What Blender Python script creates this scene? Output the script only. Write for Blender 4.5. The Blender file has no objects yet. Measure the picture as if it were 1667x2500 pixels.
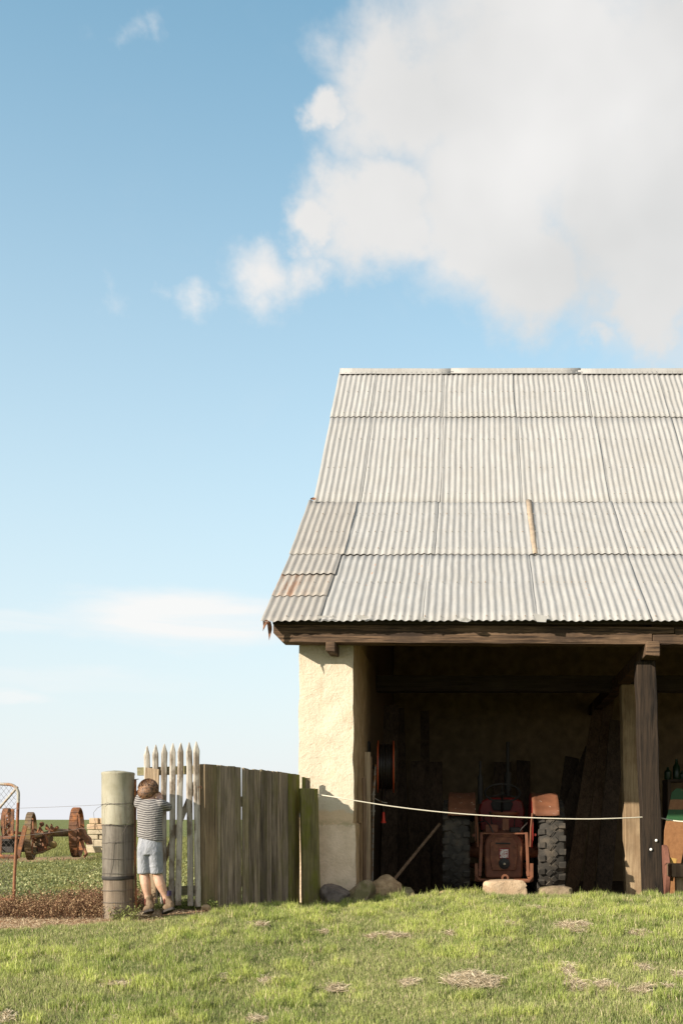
import bpy, math, random
import numpy as np
from mathutils import Vector, Matrix
random.seed(7); np.random.seed(7)
R = math.radians
scn = bpy.context.scene
# ---------------------------------------------------------------- camera
F = 2700.0; CX = 1150.0; CY = 1998.0; EYE = 1.6       # measured in the photo's own 1667x2500 grid
cd = bpy.data.cameras.new('camera'); cam = bpy.data.objects.new('camera', cd)
scn.collection.objects.link(cam)
cam.location = (0, 0, EYE); cam.rotation_euler = (R(90), 0, 0)
cd.sensor_fit = 'VERTICAL'; cd.sensor_height = 36; cd.lens = F/2500*36
cd.shift_x = -(CX-833.5)/2500; cd.shift_y = (CY-1250)/2500
cd.clip_start = .05; cd.clip_end = 3000
scn.camera = cam
scn.render.resolution_x = 682; scn.render.resolution_y = 1024
# ---------------------------------------------------------------- light
SUN_T = Vector((1.22, 1.0, -.70))                       # the way the sunlight travels
sd = bpy.data.lights.new('sun', 'SUN'); so = bpy.data.objects.new('sun', sd)
scn.collection.objects.link(so); so.location = (-8, -6, 9)
so.rotation_euler = SUN_T.to_track_quat('-Z', 'Y').to_euler()
sd.energy = 4.7; sd.angle = R(.53); sd.color = (1.0, .915, .79)
scn.view_settings.view_transform = 'Standard'; scn.view_settings.look = 'None'
scn.view_settings.exposure = .85; scn.view_settings.gamma = 1
scn.view_settings.use_curve_mapping = False

class NT:
    def __init__(s, tree): s.t = tree; s.n = tree.nodes; s.l = tree.links
    def node(s, typ, **kw):
        n = s.n.new(typ)
        for k, v in kw.items():
            if hasattr(n, k): setattr(n, k, v)
        return n
    def put(s, sock, v):
        if isinstance(v, bpy.types.NodeSocket): s.l.new(v, sock)
        elif v is not None:
            if hasattr(sock.default_value, '__len__') and not hasattr(v, '__len__'): v = [v]*len(sock.default_value)
            if hasattr(v, '__len__') and len(sock.default_value) == 4 and len(v) == 3: v = tuple(v)+(1,)
            sock.default_value = v
    def math(s, op, a, b=None, c=None, clamp=False):
        n = s.node('ShaderNodeMath', operation=op, use_clamp=clamp)
        s.put(n.inputs[0], a)
        if b is not None: s.put(n.inputs[1], b)
        if c is not None: s.put(n.inputs[2], c)
        return n.outputs[0]
    def vec(s, op, a, b=None, scale=None):
        n = s.node('ShaderNodeVectorMath', operation=op)
        s.put(n.inputs[0], a)
        if b is not None: s.put(n.inputs[1], b)
        if scale is not None: s.put(n.inputs['Scale'], scale)
        return n.outputs['Value'] if op in ('DISTANCE', 'LENGTH', 'DOT_PRODUCT') else n.outputs[0]
    def mix(s, f, a, b, blend='MIX'):
        n = s.node('ShaderNodeMix', data_type='RGBA', blend_type=blend)
        s.put(n.inputs[0], f); s.put(n.inputs[6], a); s.put(n.inputs[7], b)
        return n.outputs[2]
    def noise(s, vec, scale, detail=4, rough=.55, dist=0, col=False):
        n = s.node('ShaderNodeTexNoise')
        if vec is not None: s.put(n.inputs['Vector'], vec)
        n.inputs['Scale'].default_value = scale; n.inputs['Detail'].default_value = detail
        n.inputs['Roughness'].default_value = rough; n.inputs['Distortion'].default_value = dist
        return n.outputs['Color'] if col else n.outputs['Fac']
    def ramp(s, f, a, b, x=0., y=1., smooth=True):
        n = s.node('ShaderNodeMapRange', interpolation_type='SMOOTHSTEP' if smooth else 'LINEAR')
        s.put(n.inputs['Value'], f); s.put(n.inputs['From Min'], a); s.put(n.inputs['From Max'], b)
        s.put(n.inputs['To Min'], x); s.put(n.inputs['To Max'], y)
        return n.outputs[0]
    def sep(s, v):
        n = s.node('ShaderNodeSeparateXYZ'); s.put(n.inputs[0], v); return n.outputs
    def comb(s, x, y, z):
        n = s.node('ShaderNodeCombineXYZ')
        for i, q in enumerate((x, y, z)): s.put(n.inputs[i], q)
        return n.outputs[0]

def make_world():
    w = bpy.data.worlds.new('World'); scn.world = w; w.use_nodes = True
    t = NT(w.node_tree); t.n.clear()
    out = t.node('ShaderNodeOutputWorld'); bg = t.node('ShaderNodeBackground'); t.l.new(bg.outputs[0], out.inputs[0])
    S = .07; bg.inputs['Strength'].default_value = S
    sky = t.node('ShaderNodeTexSky', sky_type='NISHITA'); sky.sun_disc = False
    sky.sun_elevation = math.atan2(.70, math.hypot(1.22, 1)); sky.sun_rotation = math.atan2(-1.22, -1.0) % (2*math.pi)
    sky.air_density = 1.1; sky.dust_density = .6; sky.ozone_density = 1.6
    d = t.vec('NORMALIZE', t.node('ShaderNodeTexCoord').outputs['Generated'])
    x, y, z = t.sep(d)
    k = .87/S
    # thin humid air: the sky pales towards the horizon
    base = t.mix(1, sky.outputs[0], (1.18, 1.98, 1.82), 'MULTIPLY')
    f = t.ramp(z, 0, .66, 1, .0, False)
    f = t.math('POWER', f, 1.3)
    f = t.math('MULTIPLY_ADD', f, .92, .08)
    base = t.mix(t.ramp(z, .30, .02), base, t.vec('MULTIPLY', base, (1.03, .94, .98)))
    col = t.mix(f, base, (.545*k, .552*k, .575*k))
    # ---- clouds, placed by direction: (px, py, radius, weight)
    def dirv(px, py):
        v = Vector(((px-CX)/F, 1, (CY-py)/F)); return v.normalized(), 1/v.length
    warp = t.vec('SUBTRACT', t.noise(d, 6, 6, .62, col=True), (.5, .5, .5))
    dw = t.vec('ADD', d, t.vec('SCALE', warp, scale=.13))
    warp2 = t.vec('SUBTRACT', t.noise(d, 26, 5, .6, col=True), (.5, .5, .5))
    dw = t.vec('ADD', dw, t.vec('SCALE', warp2, scale=.03))
    acc = None
    for px, py, r, wt in [(1330, 200, 520, 1), (1010, 190, 270, 1), (1600, 520, 420, 1), (930, 500, 205, 1), (1180, 470, 330, 1),
                          (1280, 640, 230, 1), (1560, 740, 170, 1), (1900, 300, 800, 1), (1120, 590, 130, 1), (800, 540, 100, .9), (820, 200, 90, .9),
                          (690, 675, 125, .62), (780, 655, 100, .6), (620, 650, 70, .35), (510, 755, 75, .40), (325, 690, 50, .20), (430, 710, 30, .18), (1440, 850, 60, .45), (345, 105, 55, .24), (400, 75, 60, .25), (305, 130, 45, .2), (200, 90, 60, .12), (820, 50, 110, .35)]:
        c, sc = dirv(px, py); rr = r/F*sc*(1+sc)/2
        q = t.math('DIVIDE', t.vec('DISTANCE', dw, tuple(c)), rr)
        q = t.math('MULTIPLY', t.math('SUBTRACT', 1.12, q, clamp=True), wt)
        acc = q if acc is None else t.math('SMOOTH_MAX', acc, q, .05)
    n1 = t.noise(t.vec('MULTIPLY', d, (1, 1, 1.25)), 13, 8, .62, .35)
    n2 = t.noise(d, 34, 5, .6)
    dens = t.math('ADD', acc, t.math('MULTIPLY', t.math('SUBTRACT', n1, .5), .60))
    dens = t.math('ADD', dens, t.math('MULTIPLY', t.math('SUBTRACT', n2, .5), .07))
    dens = t.math('MULTIPLY', dens, t.ramp(acc, 0, .06))
    a1 = t.ramp(dens, .03, .66)
    # added out-of-view clouds, thick and warm as fill for the shaded fronts
    behind = t.ramp(y, .55, .2)
    a2 = t.math('MULTIPLY', t.math('MULTIPLY', t.ramp(t.noise(d, 2.6, 7, .6), .38, .56), behind), t.ramp(z, .02, .2))
    # low thin streaks
    ds = t.vec('MULTIPLY', d, (3.2, 3.2, 34))
    st = t.ramp(t.noise(ds, 1.6, 6, .6, .4), .35, .6)
    c, sc = dirv(430, 1512)
    def streak(px, py, rx, ry, wt):
        c, sc = dirv(px, py)
        wv = t.vec('ADD', d, t.vec('MULTIPLY', t.vec('SUBTRACT', t.noise(t.vec('MULTIPLY', d, (1, 1, 4)), 9, 5, .6, col=True), (.5, .5, .5)), (.1, .1, .03)))
        e = t.vec('MULTIPLY', t.vec('SUBTRACT', wv, tuple(c)), (F/rx, F/rx, F/ry))
        return t.math('MULTIPLY', t.ramp(t.vec('LENGTH', e), 1, .25), wt)
    a3 = t.math('MAXIMUM', t.math('MAXIMUM', streak(450, 1512, 360, 90, 1.), streak(60, 1510, 260, 34, .35)),
                t.math('MAXIMUM', streak(10, 1697, 130, 26, .5), streak(200, 1660, 400, 34, .25)))
    a3 = t.math('MULTIPLY', a3, t.math('MULTIPLY_ADD', st, .55, .65), clamp=True)
    shade = t.noise(t.vec('ADD', d, (3, 1, 2)), 3.5, 4, .5)
    core, sc_ = dirv(1480, 380)
    deep = t.math('MULTIPLY', t.ramp(t.vec('DISTANCE', dw, tuple(core)), .36, .04), t.ramp(shade, .30, .62))
    cc = t.mix(deep, (.595*k, .580*k, .565*k), (.455*k, .45*k, .44*k))
    col = t.mix(a3, col, (.60*k, .605*k, .60*k))
    col = t.mix(t.math('MULTIPLY', a2, .8), col, (.60*k, .56*k, .51*k))
    col = t.mix(t.math('MULTIPLY', a1, .95), col, cc)
    t.put(bg.inputs['Color'], col)
make_world()

# ---------------------------------------------------------------- numpy noise
_lat = np.random.RandomState(3).rand(64, 64, 64).astype(np.float32)
def n3(p):
    p = np.asarray(p, dtype=np.float64); i = np.floor(p).astype(int); f = p-i; f = f*f*(3-2*f)
    o = 0
    for a in (0, 1):
        for b in (0, 1):
            for c in (0, 1):
                w = (f[..., 0] if a else 1-f[..., 0])*(f[..., 1] if b else 1-f[..., 1])*(f[..., 2] if c else 1-f[..., 2])
                o = o+w*_lat[(i[..., 0]+a) % 64, (i[..., 1]+b) % 64, (i[..., 2]+c) % 64]
    return o
def fb(p, s, oct=3):
    p = np.asarray(p, dtype=np.float64); o = 0; a = 1; t = 0
    for k in range(oct): o = o+a*n3(p*s+17.3*k); t += a; a *= .5; s *= 2.1
    return o/t
def fb2(x, y, s, oct=3, z=0.):
    return fb(np.stack([x, y, np.zeros_like(x)+z], -1), s, oct)
def sst(a, b, x):
    t = np.clip((x-a)/(b-a), 0, 1); return t*t*(3-2*t)

# ---------------------------------------------------------------- mesh helpers
ORI = {}
def P(px, py, D): return Vector(((px-CX)/F*D, D, EYE+(CY-py)/F*D))
class MB:
    def __init__(s): s.v = []; s.f = []
    def add(s, vs, fs, M=None):
        o = len(s.v)
        for v in vs:
            v = Vector(v); s.v.append(M @ v if M is not None else v)
        for f in fs: s.f.append([i+o for i in f])
        return s
    def box(s, a, b, M=None):
        x0, y0, z0 = a; x1, y1, z1 = b
        return s.add([(x0, y0, z0), (x1, y0, z0), (x1, y1, z0), (x0, y1, z0), (x0, y0, z1), (x1, y0, z1), (x1, y1, z1), (x0, y1, z1)],
                     [(0, 3, 2, 1), (4, 5, 6, 7), (0, 1, 5, 4), (1, 2, 6, 5), (2, 3, 7, 6), (3, 0, 4, 7)], M)
    def prism(s, poly, a, b, axis='y', M=None):
        n = len(poly); A = []
        for d in (a, b):
            for (u, w) in poly: A.append((u, d, w) if axis == 'y' else ((d, u, w) if axis == 'x' else (u, w, d)))
        fs = [list(range(n))[::-1], list(range(n, 2*n))]+[(i, (i+1) % n, n+(i+1) % n, n+i) for i in range(n)]
        return s.add(A, fs, M)
    def loft(s, rings, n=12, cap=True, M=None):
        """rings: (centre, u_axis_vector, v_axis_vector)"""
        vs = []; fs = []
        for c, u, w in rings:
            for k in range(n):
                a = 2*math.pi*k/n; vs.append(Vector(c)+Vector(u)*math.cos(a)+Vector(w)*math.sin(a))
        m = len(rings)
        for j in range(m-1):
            for k in range(n):
                k2 = (k+1) % n; fs.append((j*n+k, j*n+k2, (j+1)*n+k2, (j+1)*n+k))
        if cap: fs.append(tuple(range(n))[::-1]); fs.append(tuple((m-1)*n+k for k in range(n)))
        return s.add(vs, fs, M)
    def tube(s, pts, r, n=8, cap=True, M=None):
        pts = [Vector(p) for p in pts]; m = len(pts)
        rs = r if hasattr(r, '__len__') else [r]*m
        rings = []; prev = None
        for i, p in enumerate(pts):
            t = (pts[min(i+1, m-1)]-pts[max(i-1, 0)]).normalized()
            if prev is None:
                a = Vector((0, 0, 1)) if abs(t.z) < .9 else Vector((1, 0, 0)); u = t.cross(a).normalized()
            else: u = (prev-t*prev.dot(t)).normalized()
            prev = u; w = t.cross(u)
            rings.append((p, u*rs[i], w*rs[i]))
        return s.loft(rings, n, cap, M)
    def lathe(s, prof, n=24, M=None, cap=True):
        vs = []; fs = []
        for (r, z) in prof:
            for k in range(n):
                a = 2*math.pi*k/n; vs.append((r*math.cos(a), r*math.sin(a), z))
        for j in range(len(prof)-1):
            for k in range(n):
                k2 = (k+1) % n; fs.append((j*n+k, j*n+k2, (j+1)*n+k2, (j+1)*n+k))
        if cap: fs.append(tuple(range(n))[::-1]); fs.append(tuple((len(prof)-1)*n+k for k in range(n)))
        return s.add(vs, fs, M)
    def ell(s, c, r, M=None, n=14, m=9):
        rings = []
        T = Matrix.Translation(Vector(c)) @ (M.to_4x4() if M is not None else Matrix())
        prof = [(math.sin(math.pi*j/m)*1.0, -math.cos(math.pi*j/m)) for j in range(m+1)]
        prof[0] = (.02, -1); prof[-1] = (.02, 1)
        S = Matrix.Diagonal((r[0], r[1], r[2], 1))
        return s.lathe(prof, n, T @ S)
    def plank(s, p0, p1, w, th, face, n=7, jw=.04, jag=.0, seed=None, bow=.003):
        """board from p0 to p1, wide across, facing 'face'"""
        rd = random.Random(seed if seed is not None else random.random())
        p0 = Vector(p0); p1 = Vector(p1); ax = (p1-p0).normalized(); L = (p1-p0).length
        nrm = Vector(face); nrm = (nrm-ax*nrm.dot(ax)).normalized(); sd_ = ax.cross(nrm).normalized()
        vs = []; fs = []
        ph = rd.random()*6; bo = rd.uniform(-1, 1)*bow
        for i in range(n):
            t = i/(n-1); c = p0+ax*L*t+sd_*(bo*math.sin(t*3.1)+rd.uniform(-1, 1)*jw*w*.15)+nrm*bow*math.sin(t*4+ph)*.5
            a = w/2*(1+rd.uniform(-jw, jw)); b = w/2*(1+rd.uniform(-jw, jw))
            j1 = j2 = 0
            if i == n-1: j1 = rd.uniform(-jag, jag); j2 = rd.uniform(-jag, jag)
            vs += [c-sd_*a-nrm*th/2+ax*j1, c+sd_*b-nrm*th/2+ax*j2, c+sd_*b+nrm*th/2+ax*j2, c-sd_*a+nrm*th/2+ax*j1]
        for i in range(n-1):
            for k in range(4):
                k2 = (k+1) % 4; fs.append((i*4+k, i*4+k2, (i+1)*4+k2, (i+1)*4+k))
        fs.append((3, 2, 1, 0)); q = (n-1)*4; fs.append((q, q+1, q+2, q+3))
        return s.add(vs, fs)
    def build(s, name, mat, parent=None, smooth=False, bevel=0, ang=38, remesh=0, smo=0):
        off = ORI.get(parent.name, Vector((0, 0, 0))) if parent is not None else Vector((0, 0, 0))
        me = bpy.data.meshes.new(name)
        me.from_pydata([tuple(v-off) for v in s.v], [], s.f)
        if smooth or remesh:
            me.polygons.foreach_set('use_smooth', [True]*len(me.polygons))
            if not remesh:
                try: me.set_sharp_from_angle(angle=R(ang))
                except Exception: pass
        me.materials.append(mat); me.update()
        o = bpy.data.objects.new(name, me); scn.collection.objects.link(o)
        if parent is not None: o.parent = parent
        ORI[o.name] = off.copy()
        if bevel:
            m = o.modifiers.new('bevel', 'BEVEL'); m.width = bevel; m.segments = 2; m.limit_method = 'ANGLE'; m.angle_limit = R(40)
        if remesh:
            m = o.modifiers.new('remesh', 'REMESH'); m.mode = 'VOXEL'; m.voxel_size = remesh; m.use_smooth_shade = True
            if smo: m = o.modifiers.new('smooth', 'SMOOTH'); m.factor = .5; m.iterations = smo
        return o
def tag(o, label=None, cat=None, group=None, kind=None):
    if label: o['label'] = label
    if cat: o['category'] = cat
    if group: o['group'] = group
    if kind: o['kind'] = kind
    return o
def thing(name, loc, label, cat, group=None):
    o = bpy.data.objects.new(name, None); scn.collection.objects.link(o); o.location = loc; o.empty_display_size = .1
    ORI[o.name] = Vector(loc); return tag(o, label, cat, group)
def single(mb, name, mat, loc, label, cat, group=None, **kw):
    """a thing that is one mesh: origin put at loc"""
    loc = Vector(loc); mb.v = [v-loc for v in mb.v]
    o = mb.build(name, mat, None, **kw); o.location = loc; return tag(o, label, cat, group)

# ---------------------------------------------------------------- materials
MATS = {}
def mat(name):
    m = bpy.data.materials.new(name); m.use_nodes = True; t = NT(m.node_tree)
    b = t.n.get('Principled BSDF'); MATS[name] = m
    return m, t, b
def coords(t, rnd=True):
    c = t.node('ShaderNodeTexCoord').outputs['Object']
    if rnd:
        oi = t.node('ShaderNodeObjectInfo').outputs['Random']
        c = t.vec('ADD', c, t.comb(t.math('MULTIPLY', oi, 37), t.math('MULTIPLY', oi, 11), t.math('MULTIPLY', oi, 23)))
        return c, oi
    return c, None
def bump(t, b, h, strength=.5, dist=.01):
    n = t.node('ShaderNodeBump'); n.inputs['Strength'].default_value = strength; n.inputs['Distance'].default_value = dist
    t.put(n.inputs['Height'], h); t.l.new(n.outputs[0], b.inputs['Normal']); return n
def wood(name, c1, c2, axis='z', c3=None, amt3=.5, s3=3, scale=1., rough=.85, bs=.6, var=.35, cracks=True):
    m, t, b = mat(name); c, oi = coords(t)
    st = {'z': (1, 1, .045), 'x': (.045, 1, 1), 'y': (1, .045, 1)}[axis]
    v = t.vec('MULTIPLY', c, st)
    g = t.noise(v, 90*scale, 6, .65, .6); g2 = t.noise(v, 22*scale, 4, .6, 1.2); big = t.noise(c, 3.2, 4, .6)
    f = t.math('ADD', t.math('MULTIPLY', g, .55), t.math('MULTIPLY', g2, .45))
    col = t.mix(t.ramp(f, .36, .62), c1, c2)
    if c3 is not None: col = t.mix(t.math('MULTIPLY', t.ramp(t.noise(t.vec('MULTIPLY', c, (1, 1, .5)), s3, 5, .65), .45, .62), amt3), col, c3)
    vv = t.math('MULTIPLY_ADD', oi, var, 1-var/2)
    vv = t.math('MULTIPLY', vv, t.ramp(big, .3, .7, .85, 1.15))
    col = t.vec('SCALE', col, scale=vv)
    t.put(b.inputs['Base Color'], col); b.inputs['Roughness'].default_value = rough; b.inputs['Specular IOR Level'].default_value = .25
    h = t.math('ADD', g, t.math('MULTIPLY', g2, .8))
    if cracks: h = t.math('ADD', h, t.math('MULTIPLY', t.ramp(t.noise(v, 45*scale, 2, .5, .3), .36, .30), -1.2))
    bump(t, b, h, bs, .006)
    return m
def flat(name, col, rough=.6, metal=0, nz=.12, scale=30, bs=.15, c2=None, thr=(.5, .62), amt=1., s2=8, spec=.4):
    m, t, b = mat(name); c, oi = coords(t)
    n = t.noise(c, scale, 5, .6)
    co = t.vec('SCALE', t.mix(0, col, col), scale=t.ramp(n, .25, .75, 1-nz, 1+nz, False))
    if c2 is not None: co = t.mix(t.math('MULTIPLY', t.ramp(t.noise(c, s2, 6, .68), thr[0], thr[1]), amt), co, c2)
    t.put(b.inputs['Base Color'], co); b.inputs['Roughness'].default_value = rough; b.inputs['Metallic'].default_value = metal
    b.inputs['Specular IOR Level'].default_value = spec
    bump(t, b, n, bs, .004); return m

def RP(px, py):                             # point of the lowest roof slope seen at a photo pixel
    k = (CY-py)/F; D = (3.464-.634*10.4-1.6)/(k-.634); return ((px-CX)/F*D, D, EYE+k*D)
RSPOT = [RP(*q)+w_ for q, w_ in [((908, 1402), (.045, .012)), ((916, 1382), (.06, .008)), ((894, 1432), (.02, .009)), ((1023, 1402), (.035, .010)), ((1029, 1385), (.05, .007)), ((941, 1462), (.02, .008)), ((997, 1462), (.02, .007)), ((1430, 1443), (.02, .008)), ((1437, 1460), (.03, .008)), ((1548, 1445), (.02, .009)), ((1558, 1470), (.02, .008)), ((1655, 1408), (.02, .009))]]
def m_roof(name, c1, c2, rust=.0):
    m, t, b = mat(name); c, oi = coords(t)
    w = t.vec('ADD', t.node('ShaderNodeTexCoord').outputs['Object'], (-1.4, 10.72, .8))
    v = t.vec('MULTIPLY', c, (1, .1, .1))
    n = t.noise(v, 26, 6, .65, .4); n2 = t.noise(c, 2.2, 5, .6); n3_ = t.noise(c, 60, 3, .6)
    col = t.mix(t.ramp(n, .3, .7), c1, c2)
    col = t.mix(t.math('MULTIPLY', t.ramp(n2, .45, .7), .25), col, (.27, .245, .21))
    sp = t.math('MULTIPLY', t.ramp(t.noise(c, 14, 6, .75), .66-.0, .74), t.ramp(t.noise(c, 2.0, 2), .45, .6))
    col = t.mix(t.math('MULTIPLY', sp, .55), col, (.33, .25, .17))
    if rust:
        rr = t.math('MULTIPLY', t.ramp(t.noise(v, 12, 6, .75), .44, .62), t.ramp(t.sep(w)[0], -1.5, -1.85))
        col = t.mix(t.math('MULTIPLY', rr, rust), col, (.24, .105, .045))
    for (sx, sy, sz, ln, wd) in RSPOT:      # rust runs at single nails
        e = t.vec('MULTIPLY', t.vec('SUBTRACT', w, (sx, sy, sz)), (1/wd, 1/ln, 0))
        e = t.math('ADD', t.vec('LENGTH', e), t.math('MULTIPLY', t.noise(c, 70, 3, .7), 1.1))
        col = t.mix(t.math('MULTIPLY', t.ramp(e, 1.35, .75), .85), col, (.40, .16, .06))
    col = t.vec('SCALE', col, scale=t.math('MULTIPLY_ADD', oi, .05, .975))
    t.put(b.inputs['Base Color'], col); b.inputs['Roughness'].default_value = .62; b.inputs['Specular IOR Level'].default_value = .35
    bump(t, b, t.math('ADD', n2, t.math('MULTIPLY', n3_, .1)), .35, .012)
    return m
ROOF = m_roof('corrugated_paint', (.29, .275, .258), (.355, .34, .32))
ROOF2 = m_roof('corrugated_brown', (.26, .235, .21), (.32, .295, .265))
ROOF3 = m_roof('corrugated_rusty', (.27, .235, .20), (.33, .295, .255), .8)
TAN = flat('tan_stain', (.33, .25, .175), .7, nz=.25, scale=12)
RUSTSPOT = flat('rust_streak', (.30, .12, .04), .9, nz=.4, scale=60)

def m_stucco(name, paint=True):
    m, t, b = mat(name)
    c = t.node('ShaderNodeTexCoord').outputs['Object']
    x, y, z = t.sep(t.vec('ADD', c, (-1.4, 10.72, .8)))
    n = t.noise(c, 16, 6, .62, .6); nf = t.noise(c, 60, 5, .65, .4); nb = t.noise(c, 2.5, 4, .6); nm = t.noise(c, 7, 5, .65)
    col = t.mix(t.ramp(nf, .3, .7), (.56, .475, .35), (.63, .54, .415))
    col = t.mix(t.math('MULTIPLY', t.ramp(nm, .52, .68), .4), col, (.58, .43, .29))
    # fence shadow painted in as a brown lower band, then the bare plinth
    zz = t.math('ADD', z, t.math('MULTIPLY', t.math('SUBTRACT', nb, .5), .22))
    zz = t.math('ADD', zz, t.math('MULTIPLY', t.math('SUBTRACT', nm, .5), .08))
    lo = t.ramp(zz, 1.70, 1.66)
    col = t.mix(t.math('MULTIPLY', lo, .85), col, (.64, .46, .29))
    pl = t.ramp(z, 1.548, 1.53)
    pc = t.mix(t.ramp(nm, .35, .65), (.80, .62, .46), (.66, .50, .35))
    col = t.mix(pl, col, pc)
    col = t.mix(t.math('MULTIPLY', t.math('MULTIPLY', t.ramp(nb, .42, .62), t.ramp(zz, 1.1, .9)), .6), col, (.22, .22, .09))
    col = t.mix(t.math('MULTIPLY', t.math('MULTIPLY', t.ramp(nm, .40, .62), t.ramp(t.math('ABSOLUTE', t.math('SUBTRACT', zz, 1.56)), .05, .0)), .5), col, (.25, .24, .12))
    stn = t.noise(t.vec('MULTIPLY', c, (9, 9, .7)), 1.6, 5, .65, .3)
    col = t.mix(t.math('MULTIPLY', t.math('MULTIPLY', t.ramp(stn, .54, .70), t.ramp(z, 1.6, 3.2, .25, .8)), .45), col, (.50, .36, .21))
    cr = t.math('ABSOLUTE', t.math('SUBTRACT', t.noise(t.vec('ADD', c, t.vec('SCALE', t.noise(c, 9, 3, .6, col=True), scale=.1)), 1.9, 3, .5), .5))
    crk = t.ramp(cr, .006, .0015)
    col = t.mix(t.math('MULTIPLY', crk, .16), col, (.30, .21, .13))
    # inner side: unpainted dirty brown, the barn's shade painted in towards the back
    grime_shade = t.mix(t.ramp(nm, .3, .7), (.48, .33, .18), (.62, .45, .27))
    grime_shade = t.mix(t.ramp(t.math('ADD', y, t.math('MULTIPLY', nb, .5)), 11.6, 13.0), grime_shade, (.13, .09, .055))
    col = t.mix(t.math('MULTIPLY', t.ramp(x, -1.22, -1.19), t.ramp(t.math('ADD', y, t.math('MULTIPLY', nm, .06)), 10.76, 10.82)), col, grime_shade)
    t.put(b.inputs['Base Color'], col); b.inputs['Roughness'].default_value = .95; b.inputs['Specular IOR Level'].default_value = .1
    h = t.math('ADD', t.math('MULTIPLY', n, 1.), t.math('MULTIPLY', nf, .45))
    bump(t, b, h, .75, .014)
    return m
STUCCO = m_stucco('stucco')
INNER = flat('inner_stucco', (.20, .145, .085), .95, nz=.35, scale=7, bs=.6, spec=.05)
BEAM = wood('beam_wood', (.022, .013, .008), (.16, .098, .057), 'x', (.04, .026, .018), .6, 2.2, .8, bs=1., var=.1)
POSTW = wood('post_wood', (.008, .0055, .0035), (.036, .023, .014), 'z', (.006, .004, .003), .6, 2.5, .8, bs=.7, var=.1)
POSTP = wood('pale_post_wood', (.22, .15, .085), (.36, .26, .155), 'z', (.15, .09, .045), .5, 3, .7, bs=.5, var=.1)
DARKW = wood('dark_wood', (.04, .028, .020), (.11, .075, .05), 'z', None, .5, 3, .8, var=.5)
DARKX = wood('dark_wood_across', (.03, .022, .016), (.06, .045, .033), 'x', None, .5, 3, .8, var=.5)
BROWNW = wood('brown_wood', (.10, .06, .035), (.20, .13, .08), 'z', None, .5, 3, .8, var=.4)
FENCEW = wood('fence_wood', (.085, .065, .045), (.31, .245, .18), 'z', (.16, .14, .05), .45, 5, .8, bs=1., var=.7)
FENCEG = wood('fence_mossy', (.12, .10, .045), (.22, .185, .075), 'z', (.15, .15, .018), .75, 5, 1., bs=.8, var=.3)
SLEEPER = wood('sleeper_wood', (.13, .09, .055), (.26, .19, .115), 'z', (.11, .115, .03), .45, 3, .8, bs=.8, var=.2)
PICKET = wood('picket_paint', (.34, .29, .23), (.56, .51, .44), 'z', (.17, .125, .085), .9, 9, .9, bs=.7, var=.2)
RAILW = wood('rail_wood', (.15, .14, .07), (.32, .27, .17), 'x', (.20, .2, .07), .4, 6, .9, bs=.6, var=.2)
PLANKW = wood('pale_plank', (.22, .15, .09), (.42, .31, .20), 'z', None, .5, 3, .7, bs=.8, var=.1)
IRON = flat('rusty_iron', (.13, .062, .035), .9, nz=.35, scale=25, bs=.5, c2=(.30, .115, .04), thr=(.45, .65), s2=7)
IRON2 = flat('brown_iron', (.16, .11, .075), .9, nz=.3, scale=25, bs=.4, c2=(.20, .14, .05), thr=(.4, .65), s2=5)
RUSTO = flat('orange_rust', (.22, .095, .045), .9, nz=.3, scale=30, bs=.4, c2=(.16, .07, .04), thr=(.45, .6), s2=9)
GALV = flat('galvanised', (.33, .30, .25), .6, nz=.2, scale=60, bs=.3, c2=(.30, .15, .07), thr=(.5, .62), s2=14)
WIRE = flat('wire', (.12, .10, .085), .7, spec=.3)
RUBBER = flat('rubber', (.034, .029, .023), .85, nz=.3, scale=20, bs=.4, c2=(.10, .078, .055), thr=(.48, .66), s2=6, amt=.7)
TRUST = flat('tractor_rust', (.15, .05, .024), .7, nz=.3, scale=18, bs=.3, c2=(.24, .095, .042), thr=(.48, .66), s2=8)
TFEND = flat('fender_rust', (.155, .058, .026), .7, nz=.3, scale=9, bs=.5, c2=(.50, .38, .30), thr=(.64, .68), s2=15)
TRED = flat('tractor_red', (.20, .012, .008), .5, nz=.2, scale=12, bs=.1, c2=(.14, .04, .025), thr=(.5, .66), s2=6)
TDARK = flat('dark_metal', (.03, .026, .022), .7, nz=.3)
REDP = flat('red_plastic', (.62, .045, .02), .45, nz=.1)
REELR = flat('reel_red', (.48, .075, .02), .5, nz=.15)
HOSE = flat('black_hose', (.026, .020, .016), .42, nz=.3)
CREAM = flat('cream_label', (.45, .36, .24), .8)
WHITE = flat('white_bolt', (.75, .72, .68), .35, nz=.05)
ROPE = flat('rope_fibre', (.62, .56, .44), .9, nz=.2, scale=200, bs=.5)
def m_rock(name, c1, c2, c3=None, amt=.6):
    m, t, b = mat(name); c, oi = coords(t)
    n = t.noise(c, 14, 7, .68, .3); n2 = t.noise(c, 5, 4, .6); v = t.noise(c, 45, 5, .7)
    col = t.mix(t.ramp(n, .32, .68), c1, c2)
    if c3 is not None: col = t.mix(t.math('MULTIPLY', t.ramp(n2, .45, .62), amt), col, c3)
    t.put(b.inputs['Base Color'], col); b.inputs['Roughness'].default_value = .92; b.inputs['Specular IOR Level'].default_value = .2
    bump(t, b, t.math('ADD', n, t.math('MULTIPLY', v, .4)), .7, .02); return m
ROCKG = m_rock('rock_grey', (.10, .08, .07), (.21, .17, .145))
ROCKB = m_rock('rock_brown', (.16, .115, .07), (.32, .24, .155), (.11, .11, .035))
ROCKT = m_rock('rock_tan', (.28, .18, .10), (.46, .32, .19), (.16, .11, .055), .6)
ROCKL = m_rock('rock_pale', (.42, .29, .18), (.52, .38, .25), (.36, .24, .14), .4)
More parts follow.
